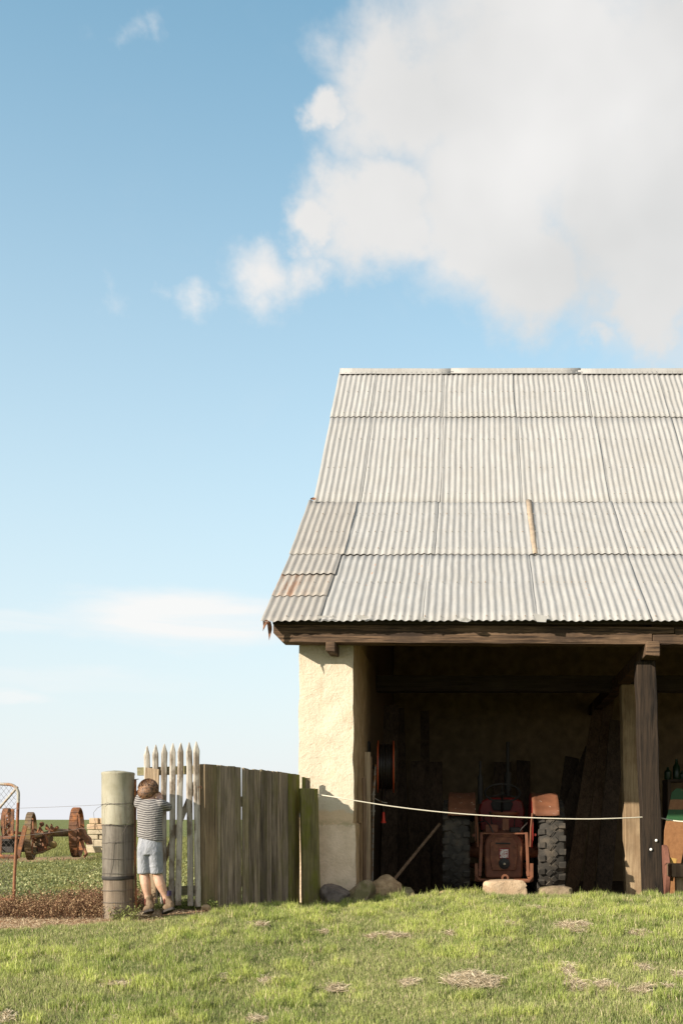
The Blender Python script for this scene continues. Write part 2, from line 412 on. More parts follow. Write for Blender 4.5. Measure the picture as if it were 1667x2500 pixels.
STONE = m_rock('block_stone', (.36, .30, .21), (.46, .39, .28))

def attr_mat(name, trans=.25, rough=.6, spec=.3):
    m, t, b = mat(name)
    a = t.node('ShaderNodeAttribute'); a.attribute_name = 'col'
    t.put(b.inputs['Base Color'], a.outputs['Color']); b.inputs['Roughness'].default_value = rough
    b.inputs['Specular IOR Level'].default_value = spec
    if trans:
        out = t.n.get('Material Output'); tr = t.node('ShaderNodeBsdfTranslucent'); t.put(tr.inputs['Color'], a.outputs['Color'])
        mx = t.node('ShaderNodeMixShader'); mx.inputs[0].default_value = trans
        t.l.new(b.outputs[0], mx.inputs[1]); t.l.new(tr.outputs[0], mx.inputs[2]); t.l.new(mx.outputs[0], out.inputs[0])
    return m
BLADE = attr_mat('grass_blade', .35, .55, .25)
LEAFM = attr_mat('leaf', .25, .6, .3)
STRAW = attr_mat('straw', .1, .8, .2)

# ---------------------------------------------------------------- ground
def gz(x, y):
    """height of the ground"""
    x = np.asarray(x, float); y = np.asarray(y, float)
    left = np.interp(y, [-60, 0, 4, 6, 8.3, 8.7, 9.2, 10.5, 14, 22, 60, 400, 460, 600], [-.4, 0, .30, .484, .785, .83, .862, .86, .82, .80, .82, 1.13, 1.0, -3])
    right = np.interp(y, [-60, 0, 4, 6, 8, 9.4, 10.25, 10.55, 10.85, 22, 24, 60, 400, 460, 600], [-.4, 0, .30, .484, .70, .835, .875, .80, .64, .64, .78, .82, 1.13, 1.0, -3])
    b = sst(-1.75, -1.0, x)
    z = left*(1-b)+right*b
    z = z-.085*np.exp(-((x+1.35)/.55)**2)*sst(8.9, 10.1, y)*(y < 10.9)
    z = z+(fb2(x, y, .9, 3)-.5)*.05*np.where(y > 10.7, .5, 1)*np.clip((np.abs(y)+1)/6, 0, 1)
    return z
def masks(x, y):
    """bare earth share of the ground, 0..1"""
    n = fb2(x, y, 3.2, 4); n2 = fb2(x, y, 9., 3, 5.)
    w = (n-.5)*.9+(n2-.5)*.35
    # worn strip along gates and fence
    ylo = np.interp(x, [-6, -4.0, -3.0, -2.2, -1.7, -1.4], [8.05, 8.15, 8.35, 8.75, 9.7, 10.4])
    yhi = np.interp(x, [-6, -2.9, -2.1, -1.55, -1.4], [8.75, 8.95, 9.35, 10.6, 10.8])
    s = sst(-.12, .16, (y-ylo)+w*.6)*sst(-.12, .16, (yhi-y)+w*.4)*(x < -1.25)
    d2 = sst(-.6, .6, 1.3-np.hypot((x+8.2)/.7, (y-21.0)/2.0)+w*1.5)
    return np.clip(np.maximum(s, d2), 0, 1)
def grid_mesh(name, xs, ys):
    X, Y = np.meshgrid(xs, ys); Z = gz(X, Y)
    nx, ny = len(xs), len(ys)
    me = bpy.data.meshes.new(name)
    me.vertices.add(nx*ny); me.vertices.foreach_set('co', np.stack([X, Y, Z], -1).astype(np.float32).ravel())
    i = np.arange(nx-1)[None, :]+np.arange(ny-1)[:, None]*nx
    q = np.stack([i, i+1, i+1+nx, i+nx], -1).reshape(-1)
    nf = (nx-1)*(ny-1)
    me.loops.add(nf*4); me.loops.foreach_set('vertex_index', q.astype(np.int32))
    me.polygons.add(nf); me.polygons.foreach_set('loop_start', (np.arange(nf)*4).astype(np.int32))
    me.polygons.foreach_set('use_smooth', np.ones(nf, bool))
    me.update(calc_edges=True)
    ca = me.color_attributes.new('dirt', 'FLOAT_COLOR', 'POINT')
    dm = masks(X, Y).ravel(); ca.data.foreach_set('color', np.stack([dm, dm, dm, np.ones_like(dm)], -1).astype(np.float32).ravel())
    return me
def ground():
    xs = np.unique(np.concatenate([np.linspace(-400, -40, 20), np.linspace(-40, -7, 34), np.arange(-7, 3.6, .045), np.linspace(3.6, 30, 28), np.linspace(30, 400, 20)]))
    ys = np.unique(np.concatenate([np.linspace(-60, 4, 26), np.arange(4, 11, .045), np.linspace(11, 24, 110), np.linspace(24, 80, 60), np.linspace(80, 600, 70)]))
    me = grid_mesh('ground', xs, ys)
    m, t, b = mat('ground_soil')
    a = t.node('ShaderNodeAttribute'); a.attribute_name = 'dirt'
    c = t.node('ShaderNodeTexCoord').outputs['Object']
    n = t.noise(c, 18, 6, .7); n2 = t.noise(c, 1.3, 5, .6); nf = t.noise(c, 90, 4, .7)
    g = t.mix(t.ramp(n, .3, .7), (.075, .085, .026), (.14, .15, .045))
    g = t.mix(t.ramp(n2, .35, .65), g, (.13, .135, .05))
    far = t.ramp(t.sep(c)[1], 11, 26)
    nn = t.noise(t.vec('MULTIPLY', c, (1, .35, 1)), 1.1, 6, .65)
    fg = t.mix(t.ramp(nn, .35, .65), (.125, .14, .045), (.175, .18, .065))
    fg = t.mix(t.math('MULTIPLY', t.ramp(n, .45, .65), .4), fg, (.08, .11, .03))
    g = t.mix(far, g, fg)
    d = t.mix(t.ramp(nf, .3, .7), (.22, .11, .06), (.40, .235, .13))
    d = t.mix(t.ramp(n, .45, .7), d, (.42, .31, .19))
    t.put(b.inputs['Base Color'], t.mix(a.outputs['Fac'], g, d)); b.inputs['Roughness'].default_value = .95
    b.inputs['Specular IOR Level'].default_value = .1
    bump(t, b, t.math('ADD', n, t.math('MULTIPLY', nf, .5)), .8, .03)
    me.materials.append(m)
    o = bpy.data.objects.new('ground', me); scn.collection.objects.link(o); tag(o, kind='structure')
ground()
mb = MB(); mb.box((-1.2, 10.86, .40), (7, 21.2, .672))
o = mb.build('barn_floor', flat('earth_floor', (.10, .07, .045), .95, nz=.35, scale=6, bs=.8)); tag(o, kind='structure')

# ---------------------------------------------------------------- barn
barn = thing('barn', (-1.4, 10.72, .8), 'old cream stucco barn with pale corrugated iron roof and open dark timber framed bays', 'barn')
def rough_box(a, b, step, amp, cell=5., skip=()):
    """box whose faces are fine grids pushed in and out a little"""
    V = []; Fc = []
    def face(o, u, v, flip):
        o, u, v = map(np.array, (o, u, v)); nu = max(1, int(round(np.linalg.norm(u)/step))); nv = max(1, int(round(np.linalg.norm(v)/step)))
        base = sum(len(q) for q in V)
        A, B = np.meshgrid(np.linspace(0, 1, nu+1), np.linspace(0, 1, nv+1))
        V.append((o+A[..., None]*u+B[..., None]*v).reshape(-1, 3))
        for j in range(nv):
            for i in range(nu):
                k = base+j*(nu+1)+i; f = (k, k+1, k+nu+2, k+nu+1); Fc.append(f[::-1] if flip else f)
    x0, y0, z0 = a; x1, y1, z1 = b; dx, dy, dz = x1-x0, y1-y0, z1-z0
    face((x0, y0, z0), (dx, 0, 0), (0, 0, dz), False); face((x0, y1, z0), (dx, 0, 0), (0, 0, dz), True)
    face((x0, y0, z0), (0, dy, 0), (0, 0, dz), True); face((x1, y0, z0), (0, dy, 0), (0, 0, dz), False)
    face((x0, y0, z0), (dx, 0, 0), (0, dy, 0), True); face((x0, y0, z1), (dx, 0, 0), (0, dy, 0), False)
    P_ = np.concatenate(V)
    D_ = np.stack([fb(P_+k*9.1, cell, 4)-.5 for k in range(3)], -1)*2*amp
    P_ = P_+D_
    m_ = MB(); m_.v = [Vector(p) for p in P_]; m_.f = [list(f) for f in Fc]; return m_
WL, WR, WF = -1.668, -1.143, 10.72
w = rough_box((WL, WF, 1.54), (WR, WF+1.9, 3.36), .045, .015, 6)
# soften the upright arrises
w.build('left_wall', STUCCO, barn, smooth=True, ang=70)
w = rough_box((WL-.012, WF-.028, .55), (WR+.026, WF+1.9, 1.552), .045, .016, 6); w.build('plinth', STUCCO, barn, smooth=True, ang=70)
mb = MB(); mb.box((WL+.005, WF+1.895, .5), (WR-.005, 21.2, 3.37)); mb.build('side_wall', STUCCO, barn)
mb = MB(); mb.prism([(11.2, 3.34), (20.8, 3.34), (15.97, 7.8), (13.5, 5.25), (12.1, 4.3)], WL+.03, WR-.03, 'x'); mb.build('gable_wall', STUCCO, barn)
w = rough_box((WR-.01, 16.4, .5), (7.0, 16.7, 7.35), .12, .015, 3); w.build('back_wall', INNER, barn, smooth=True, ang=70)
mb = MB(); mb.box((7.0, 10.72, .4), (7.5, 21.2, 3.36)); mb.prism([(11.2, 3.34), (20.8, 3.34), (15.97, 7.8), (13.5, 5.25), (12.1, 4.3)], 7.03, 7.4, 'x'); mb.build('far_wall', STUCCO, barn)
mb = MB(); mb.box((WR, 20.8, .4), (7, 21.19, 3.6)); mb.build('rear_wall', STUCCO, barn)
# corrugated roof
CP = .0722
ROW = [(10.36, 3.452), (12.0, 4.48), (13.41, 5.46), (15.0, 7.066), (15.97, 8.046)]
def sheet(x0, x1, p0, p1, m, lift0=.014, lift1=0., over=.06, side=.013, ns=7, ragged=.004, seed=0, sx=0., wave=.004):
    rd = np.random.RandomState(seed)
    d = np.array([p1[0]-p0[0], p1[1]-p0[1]]); L = np.hypot(*d); d = d/L; nr = np.array([-d[1], d[0]])
    nx = int(round((x1-x0)/CP*8))+1
    X = np.linspace(x0, x1, nx); T = np.linspace(-over/L, 1, ns); T[1] = max(T[1], .02)
    rag = (np.interp(X, np.linspace(x0, x1, 9), rd.uniform(-1, 1, 9)))*ragged
    tw = rd.uniform(-.003, .003)
    xx, tt = np.meshgrid(X, T)
    tl = tt*L; tl[0] += rag
    h = .0066*np.cos(2*np.pi*(xx+sx)/CP)+lift0+(lift1-lift0)*tt+side*.55*(xx-x0)/(x1-x0)+tw*tt
    h += (fb2(xx, tl, 2.2, 2, seed*1.7)-.5)*wave*2
    Y = p0[0]+d[0]*tl+nr[0]*h; Z = p0[1]+d[1]*tl+nr[1]*h
    wob = (fb2(tl, tl*0+seed, 2.5, 2)-.5)*.016
    mbs = MB(); V = np.stack([xx+wob, Y, Z], -1).reshape(-1, 3); mbs.v = [Vector(v) for v in V]
    for j in range(ns-1):
        for i in range(nx-1):
            k = j*nx+i; mbs.f.append([k, k+1, k+nx+1, k+nx])
    o = mbs.build('roof_sheet', m, barn, smooth=True, ang=80)
    md = o.modifiers.new('thickness', 'SOLIDIFY'); md.thickness = .0022; md.offset = -1
    return o
def lerp2(a, b, t): return (a[0]+(b[0]-a[0])*t, a[1]+(b[1]-a[1])*t)
seams = [
 [-1.44, -.477, .60, 1.665, 2.72, 3.78, 4.84, 5.9, 6.96, 7.75],
 [-1.94, -1.39, -.415, .655, 1.673, 2.73, 3.79, 4.85, 5.91, 6.97, 7.75],
 [-1.885, -1.35, -.40, .60, 1.64, 2.68, 3.72, 4.76, 5.8, 6.84, 7.75],
 [-1.885, -1.40, -.41, .575, 1.61, 2.65, 3.70, 4.74, 5.78, 6.82, 7.75]]
sn = 11
for r in range(4):
    s_ = seams[r]
    for i in range(len(s_)-1):
        sn += 1
        m_ = ROOF
        if r == 1 and i == 0: m_ = ROOF2
        o = sheet(s_[i]-.022, s_[i+1]+.022, ROW[r], ROW[r+1], m_, lift0=[.010, .013, .018, .011][r]+random.uniform(0, .003), seed=sn,
              over=[.03, .075, .09, .07][r], ragged=[.011, .006, .007, .004][r], ns=9, wave=[.007, .006, .004, .003][r])
# three short patched sheets at the lower left corner
sheet(-1.95, -1.40, lerp2(ROW[0], ROW[1], .64), lerp2(ROW[0], ROW[1], 1.0), ROOF2, lift0=.022, lift1=.004, over=.03, seed=91, side=.012)
sheet(-1.955, -1.41, lerp2(ROW[0], ROW[1], .33), lerp2(ROW[0], ROW[1], .66), ROOF3, lift0=.016, lift1=.004, over=.03, seed=92, side=.012)
o = sheet(-1.965, -1.415, ROW[0], lerp2(ROW[0], ROW[1], .35), ROOF2, lift0=.012, lift1=.004, over=.04, seed=93, side=.012, ragged=.012)
o['label'] = 'plain brownish short sheet at the lower corner'
# tan stained flat strip between two sheets and small eave patches
def on_roof(r, x, t, h=.0):
    p0, p1 = ROW[r], ROW[r+1]; d = np.array([p1[0]-p0[0], p1[1]-p0[1]]); L = np.hypot(*d); d /= L
    return Vector((x, p0[0]+d[0]*L*t-d[1]*h, p0[1]+d[1]*L*t+d[0]*h))
def strip(name, m, r, x0, x1, t0, t1, h, n=10, wig=.004, x2=None):
    mb = MB(); a = []; x2 = 0 if x2 is None else x2
    for i in range(n):
        t = t0+(t1-t0)*i/(n-1); q = random.uniform(-wig, wig)+x2*i/(n-1)
        mb.v += [on_roof(r, x0+q, t, h), on_roof(r, (x0+x1)/2+q, t, h+.009), on_roof(r, x1+q, t, h)]
    for i in range(n-1):
        for k in (0, 1): mb.f.append([i*3+k, i*3+k+1, i*3+k+4, i*3+k+3])
    o = mb.build(name, m, barn, smooth=True, ang=80); md = o.modifiers.new('t', 'SOLIDIFY'); md.thickness = .002; return o
strip('flashing_strip', TAN, 1, .655, .722, -.04, .97, .019)
# nails
mb = MB()
for r in range(4):
    for t in ([.03, .5] if r in (0, 3) else [.05, .34, .68]):
        for k in range(-26, 106):
            if (k % 2 == 0) or random.random() < .25:
                x = k*CP+random.uniform(-.002, .002)
                if x < -1.84: continue
                c = on_roof(r, x, t+random.uniform(-.003, .003), .031)
                d = Vector((0, -.6, .8)); mb.tube([c-d*.012, c], .0045, 5)
o = mb.build('nail_heads', GALV, barn); tag(o, kind='stuff')
# ridge capping in lengths
x = -1.895; k = 0
while x < 7.7:
    L = 1.83 if k else 1.6
    mb = MB(); prof = []
    yy, zz = ROW[4]
    for a in np.linspace(-.2, math.pi+.2, 9): prof.append((yy+.045-.062*math.cos(a), zz-.012+.066*math.sin(a)))
    prof = [(yy-.095, zz-.075)]+prof+[(yy+.19, zz-.08)]
    n = len(prof); ns = 8
    for j in range(ns):
        for (u, v) in prof: mb.v.append(Vector((x+(L+.04)*j/(ns-1), u+random.uniform(-.003, .003), v+.004*(k % 2)+random.uniform(-.003, .003)+.012)))
    for j in range(ns-1):
        for i in range(n-1): mb.f.append([j*n+i, j*n+i+1, (j+1)*n+i+1, (j+1)*n+i])
    o = mb.build('ridge_cap', ROOF, barn, smooth=True, ang=60); md = o.modifiers.new('t', 'SOLIDIFY'); md.thickness = .002
    x += L; k += 1
mb = MB(); mb.add([(-1.9, 16.02, 8.0), (7.75, 16.02, 8.0), (7.75, 21.6, 3.3), (-1.9, 21.6, 3.3)], [(0, 1, 2, 3)])
o = mb.build('rear_roof_slope', ROOF, barn); md = o.modifiers.new('t', 'SOLIDIFY'); md.thickness = .02
# barge timber under the left edge, lining boards and purlins under the iron
for r in range(4):
    a, b_ = ROW[r], ROW[r+1]
    for t in (.25, .75):
        c = on_roof(r, 0, t, -.05); mb = MB(); mb.box((-1.80, c.y-.035, c.z-.03), (7.6, c.y+.035, c.z+.025)); mb.build('purlin', DARKX, barn)
for xr in np.arange(-1.0, 7.2, .9):
    mb = MB()
    pts = [(10.55, 3.40), (12.0, 4.30), (13.41, 5.28), (15.95, 7.84), (15.95, 7.72), (13.45, 5.17), (12.05, 4.19), (10.72, 3.30)]
    mb.prism(pts, xr-.03, xr+.03, 'x'); mb.build('rafter', DARKW, barn)
# front plate beam in two lengths with a stepped scarf joint
def wob_prism(poly, y0, y1, name, m, bevel=.006):
    mb = MB(); mb.prism(poly, y0, y1); o = mb.build(name, m, barn, bevel=bevel); return o
def Q(px, py, D=10.47):
    v = P(px, py, D); return (v.x, v.z)
g = .0065
def wavy(pa, pb, n, amp):
    out = []
    for i in range(n):
        t = i/(n-1); out.append((pa[0]+(pb[0]-pa[0])*t, pa[1]+(pb[1]-pa[1])*t+(0 if i in (0, n-1) else random.uniform(-amp, amp))))
    return out
left_poly = [Q(667, 1545), Q(689, 1567.5)]+wavy(Q(720, 1568), Q(1560, 1573), 16, .003)+[Q(1591, 1573), Q(1591, 1547.5), Q(1645, 1546), Q(1645, 1530)]+wavy(Q(1600, 1530), Q(700, 1524), 12, .002)+[Q(667, 1523)]
wob_prism(left_poly, 10.47, 10.66, 'front_beam', BEAM, .005)
right_poly = [(Q(1591, 1573)[0]+g, Q(1591, 1573)[1]), (7.6, 3.24), (7.6, 3.42), (Q(1645, 1530)[0]+g, Q(1645, 1530)[1]), (Q(1645, 1546)[0]+g, Q(1645, 1548)[1]-.001), (Q(1591, 1547)[0]+g, Q(1591, 1549)[1]-.001)]
wob_prism(right_poly, 10.473, 10.66, 'front_beam', BEAM, .004)
mb = MB(); mb.box((-1.87, 10.425, 3.432), (7.6, 10.50, 3.484)); mb.build('eave_batten', DARKX, barn, bevel=.004)
# torn scrap iron hanging at the corner
def scrap(pts, D, m, name='torn_tin', bend=.02):
    mb = MB(); vs = [P(a, b, D+random.uniform(-bend, bend)) for a, b in pts]
    mb.add(vs, [tuple(range(len(vs)))]); o = mb.build(name, m, barn); md = o.modifiers.new('t', 'SOLIDIFY'); md.thickness = .003; return o
scrap([(642, 1516), (652, 1513), (660, 1518), (650, 1526), (645, 1533), (642, 1541), (643, 1528)], 10.32, IRON)
scrap([(652, 1520), (661, 1517), (664, 1530), (664, 1538), (657, 1564), (655, 1545)], 10.36, IRON)
scrap([(652, 1520), (659, 1518), (660, 1530), (655, 1532)], 10.33, RUSTO)
# curled sheet edges along the eave and one torn flap higher up
for pts in ([(772, 1505), (790, 1503), (812, 1504), (811, 1509), (795, 1506), (780, 1511)], [(865, 1503), (878, 1501), (902, 1506), (893, 1514), (880, 1512)], [(1025, 1509), (1034, 1507), (1040, 1512), (1028, 1517)], [(1112, 1512), (1135, 1506), (1150, 1515), (1140, 1519), (1122, 1517)], [(1300, 1497), (1335, 1505), (1332, 1519), (1310, 1518)]):
    scrap(pts, 10.315, ROOF, 'bent_edge', .006)
scrap([(757, 1217), (765, 1214), (772, 1217), (768, 1221), (760, 1220)], 13.28, IRON)
# tie beams, posts
def tie(x0, xw, z0, z1, yend, x1=None):
    x1 = x0 if x1 is None else x1; mb = MB(); w2 = xw/2
    mb.add([(x0-w2, 10.40, z0+.012), (x0+w2, 10.40, z0), (x1+w2, yend, z0), (x1-w2, yend, z0), (x0-w2*.9, 10.40, z1), (x0+w2, 10.40, z1), (x1+w2, yend, z1), (x1-w2, yend, z1)],
           [(0, 3, 2, 1), (4, 5, 6, 7), (0, 1, 5, 4), (1, 2, 6, 5), (2, 3, 7, 6), (3, 0, 4, 7)])
    o = mb.build('tie_beam', BEAM, barn, bevel=.008); return o
tie(1.705, .135, 3.125, 3.268, 16.39, 1.80)
tie(-1.325, .09, 3.165, 3.268, 11.6)
tie(4.8, .14, 3.125, 3.268, 16.39)
mb = MB(); mb.box((WR, 13.3, 3.13), (6.99, 13.5, 3.32)); mb.build('inner_plate', DARKX, barn, bevel=.005)
def post(x0, x1, y, wd, z0, z1, m, dp=None, jw=.05):
    mb = MB(); mb.plank((x0, y, z0), (x1, y, z1), wd, dp or wd, (0, -1, 0), n=14, jw=jw, bow=.008, seed=5); return mb.build('post', m, barn, smooth=True, ang=30, bevel=.010)
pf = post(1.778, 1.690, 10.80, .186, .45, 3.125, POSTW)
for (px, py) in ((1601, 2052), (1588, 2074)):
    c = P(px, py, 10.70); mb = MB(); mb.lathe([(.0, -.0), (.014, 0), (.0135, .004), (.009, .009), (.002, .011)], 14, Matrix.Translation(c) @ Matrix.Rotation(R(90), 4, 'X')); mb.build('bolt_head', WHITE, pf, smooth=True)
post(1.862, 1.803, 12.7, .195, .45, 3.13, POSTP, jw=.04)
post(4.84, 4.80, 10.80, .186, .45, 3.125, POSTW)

# ---------------------------------------------------------------- board fence
fence = thing('board_fence', (-1.9, 9.9, .84), 'weathered grey vertical board fence with green mossy end running back to the barn wall', 'fence')
FA = Vector((-2.19, 9.1)); FB = Vector((-1.665, 10.52)); fd = (FB-FA).normalized(); fn = Vector((fd.y, -fd.x, 0))
def fpt(px):
    u = (px-CX)/F; d = FB-FA; t = (u*FA.y-FA.x)/(d.x-u*d.y); return FA+d*t
edges = [(527.5, 535.5, 1868.5), (537.7, 555.2, 1869), (555.6, 573.6, 1871), (574.2, 590, 1874), (590.5, 603.5, 1876), (605, 618, 1878.5), (619.6, 634.4, 1879), (634.9, 650, 1880),
         (650.3, 661.4, 1882.5), (661.9, 673.6, 1883.5), (673.9, 686.4, 1885), (686.9, 700.6, 1886.5), (701, 709, 1888), (709.6, 719.5, 1889), (720, 730, 1889.5)]
for i, (a, b_, ty) in enumerate(edges):
    pa, pb = fpt(a), fpt(b_); c = (pa+pb)/2; wdt = (pb-pa).length
    top = EYE+(CY-ty)/F*c.y; off = fn*random.uniform(-.011, .011)
    lean = random.uniform(-.008, .008)
    bot = float(gz(c.x, c.y))+(-.05)
    mb = MB(); base = Vector((c.x, c.y, bot))+off; tp = Vector((c.x+fd.x*lean, c.y+fd.y*lean, top))+off
    mb.plank(base, tp, wdt*.985, .022, fn, n=9, jw=.045, jag=.006, seed=i+40)
    mb.build('board', FENCEG if i >= 12 else FENCEW, fence, bevel=.0025)
for zz in (1.05, 1.75):
    a = FA-fn.to_2d()*.04; b_ = FB-fn.to_2d()*.04
    mb = MB(); mb.plank((a.x, a.y, zz), (b_.x, b_.y, zz-.01), .09, .04, fn, n=3); mb.build('rail', RAILW, fence)
# chunky sleeper post at the gate end
pa, pb = fpt(497), fpt(527); c = (pa+pb)/2
mb = MB(); mb.plank(Vector((c.x, c.y, .7))+fn*-.02, Vector((c.x-.0, c.y, EYE+(CY-1865)/F*c.y))+fn*-.025, (pb-pa).length, .085, fn, n=12, jw=.03, jag=.006, seed=3)
mb.build('sleeper_post', SLEEPER, fence, bevel=.008)
# mossy sleeper and offcuts against the wall
mb = MB(); mb.plank(P(757, 2210, 10.46), P(750, 1925, 10.46), .155, .05, (.5, -.87, 0), n=9, jw=.03, jag=.004, seed=8); o = mb.build('sleeper_post', FENCEG, fence, bevel=.006)
mb = MB(); mb.plank(P(776, 2206, 10.50), P(769, 1925, 10.50), .045, .04, (.8, -.6, 0), n=9, jw=.05, jag=.004, seed=9); mb.build('board', FENCEG, fence, bevel=.003)
mb = MB(); mb.plank(P(740, 2150, 10.60), P(741, 1897, 10.60), .028, .02, (.3, -1, 0), n=6, jw=.05, seed=10); mb.build('offcut', FENCEG, fence)
mb = MB(); mb.plank(P(751, 2150, 10.62), P(750.5, 1899, 10.62), .050, .02, (.3, -1, 0), n=6, jw=.03, seed=11); mb.build('offcut', SLEEPER, fence)

# ---------------------------------------------------------------- picket gate
gate = thing('picket_gate', (-2.4, 9.02, .86), 'narrow picket gate with flaking white paint and pointed tops beside the child', 'gate')
def gD(px): return 9.12-(px-340)/150*.07
pk = [(360, 1821), (380.6, 1818), (402, 1816), (423, 1814), (442, 1813), (462, 1812), (479.4, 1810)]
for i, (px, ty) in enumerate(pk):
    D = gD(px); top = P(px, ty, D); bx = px+(4 if i > 4 else -3)
    bot = P(bx-3*(i == 4), 2204+i*1.5, D); wd = .046; th = .026
    mb = MB(); rdm = random.Random(i+5)
    L = (top-bot).length; ax = (top-bot).normalized(); nrm = Vector((.42, -.9, 0)).normalized(); sdv = ax.cross(nrm).normalized()
    st = [(0, 1), (.12, 1.02), (.25, .97), (.4, 1.05), (.55, .98), (.7, 1.0), (.85, 1.03), (1-.165/L, 1.0), (1-.075/L, 1.02), (1-.012/L, .28), (1, .10)]
    nn = len(st)
    for t, wf in st:
        c = bot+ax*L*t+sdv*rdm.uniform(-.002, .002)
        a = wd/2*wf*(1+rdm.uniform(-.05, .05)); tf = th/2*(1 if wf > .9 else .5)
        for (s1, s2) in ((-1, -.5), (-.6, -1), (.6, -1), (1, -.5), (1, 1), (-1, 1)):
            mb.v.append(c+sdv*a*s1-nrm*tf*s2)
    for j in range(nn-1):
        for k in range(6): mb.f.append([j*6+k, j*6+(k+1) % 6, (j+1)*6+(k+1) % 6, (j+1)*6+k])
    mb.f.append([0, 1, 2, 3, 4, 5][::-1]); mb.f.append([(nn-1)*6+k for k in range(6)])
    mb.build('picket', PICKET, gate)
mb = MB(); mb.plank(P(337, 1883.5, 9.17), P(490, 1878.5, 9.12), .068, .035, (.1, -1, 0), n=6, jw=.03, seed=2); mb.build('top_rail', RAILW, gate, bevel=.003)
mb = MB(); mb.plank(P(346, 2181, 9.17), P(494, 2172, 9.12), .075, .035, (.1, -1, 0), n=6, jw=.05, seed=4); mb.build('bottom_rail', RAILW, gate, bevel=.003)
mb = MB(); mb.plank(P(381, 2150, 9.20), P(483, 1898, 9.15), .042, .022, (.1, -1, 0), n=6, jw=.03, seed=6); mb.build('diagonal_brace', PICKET, gate, bevel=.003)
mb = MB(); mb.plank(P(363, 2206, 9.075), P(372, 1876, 9.075), .112, .028, (.1, -1, 0), n=9, jw=.04, jag=.008, seed=12); mb.build('stile_board', PLANKW, gate, bevel=.003)
mb = MB(); mb.tube([P(484, 1922, 9.0), P(493, 1920, 9.03), P(493, 1926, 9.05)], .004, 6); mb.build('hinge', IRON, gate); mb = MB(); mb.tube([P(380, 1937, 9.04), P(391, 1934, 9.0)], .005, 6); mb.build('latch', IRON, gate)

# ---------------------------------------------------------------- round gate post
PX0 = P(289, 2230, 8.72); pr = .1245
gp = thing('gatepost', (PX0.x, 8.72, .84), 'thick round wooden gatepost with pale green sleeve on top wound with fence wire', 'post')
def zpy(py, D=8.72): return EYE+(CY-py)/F*D
m, t, b = mat('gatepost_paint'); c = t.node('ShaderNodeTexCoord').outputs['Object']; z = t.sep(c)[2]
nn = t.noise(t.vec('MULTIPLY', c, (1, 1, .12)), 40, 6, .65, .5); nb = t.noise(c, 6, 5, .6)
up = t.mix(t.ramp(nb, .35, .65), (.25, .225, .15), (.33, .30, .22)); up = t.mix(t.math('MULTIPLY', t.ramp(nn, .5, .7), .8), up, (.20, .165, .11))
t.put(b.inputs['Base Color'], up); b.inputs['Roughness'].default_value = .55; bump(t, b, nn, .2, .004); GPU = m
GPM = wood('gatepost_mid', (.085, .070, .055), (.17, .145, .115), 'z', (.24, .21, .17), .5, 6, .7, rough=.5, bs=.3, var=0)
GPL = wood('gatepost_low', (.12, .09, .065), (.26, .20, .145), 'z', (.07, .05, .038), .5, 4, .8, bs=.8, var=0)
T0 = Matrix.Translation((PX0.x, 8.72, 0))
mb = MB(); mb.lathe([(pr, zpy(2013)), (pr*1.005, zpy(1950)), (pr, zpy(1893)), (pr*1.02, zpy(1891)), (pr*1.02, zpy(1887.5)), (pr*.96, zpy(1885.5)), (pr*.5, zpy(1882.5)), (.004, zpy(1880.5))], 40, T0); mb.v = [v+Vector((0, 0, (fb(np.array([v.x*20, v.y*20, 1.]), 1., 2)-.5)*.012)) if v.z > zpy(1900) else v+Vector((0, 0, (fb(np.array([v.x*30, v.y*30, 4.]), 1., 2)-.5)*.02)) if v.z < zpy(2000) else v for v in mb.v]; mb.build('painted_sleeve', GPU, gp, smooth=True, ang=30)
mb = MB(); mb.lathe([(pr*.955, zpy(2143)), (pr*.96, zpy(2080)), (pr*.975, zpy(2014))], 40, T0); mb.build('grey_sleeve', GPM, gp, smooth=True)
mb = MB(); mb.lathe([(pr*1.0, .6), (pr*.98, .84), (pr*.96, .88), (pr*.93, .93), (pr*.93, zpy(2190)), (pr*.93, zpy(2165)), (pr*.94, zpy(2144))], 40, T0); mb.v = [v+Vector((fb(np.array([v.x*6, v.y*6, v.z*3]), 1., 2)-.5, fb(np.array([v.x*6+9, v.y*6, v.z*3]), 1., 2)-.5, 0))*.02 for v in mb.v]; mb.build('wood_base', GPL, gp, smooth=True)
mb = MB(); mb.lathe([(pr*.965, zpy(2147)), (pr*.985, zpy(2146)), (pr*.985, zpy(2139)), (pr*.965, zpy(2138))], 40, T0); mb.build('rusty_band', TDARK, gp, smooth=True)
for k, (py, tilt) in enumerate([(1963, 2), (2012, -3), (2017, 2), (2056, -2), (2095, 1.5), (2133, -2), (2138, 2), (2172, 1), (2200, -1)]):
    mb = MB(); pts = []
    rr = pr*(1.02 if py < 2014 else .985)+.002
    for a in range(25):
        th = 2*math.pi*a/24; pts.append((PX0.x+rr*math.cos(th), 8.72+rr*math.sin(th), zpy(py)+math.cos(th+k)*tilt*.003+random.uniform(-.002, .002)))
    mb.tube(pts, .0018, 5, cap=False); mb.build('wire_wrap', WIRE, gp)
mb = MB()
pts = [P(250, 1966, 8.60), P(262, 1960, 8.588), P(285, 1964, 8.585), P(310, 1968, 8.588), P(324, 1990, 8.63)]; mb.tube(pts, .0015, 5)
pts = [P(318, 2000, 8.61), P(300, 2035, 8.59), P(275, 2060, 8.59), P(272, 2110, 8.59), P(268, 2140, 8.6)]; mb.tube(pts, .0015, 5)
mb.tube([P(305, 2013, 8.59), P(306, 2120, 8.59)], .001, 4)
mb.build('loose_wire', WIRE, gp)
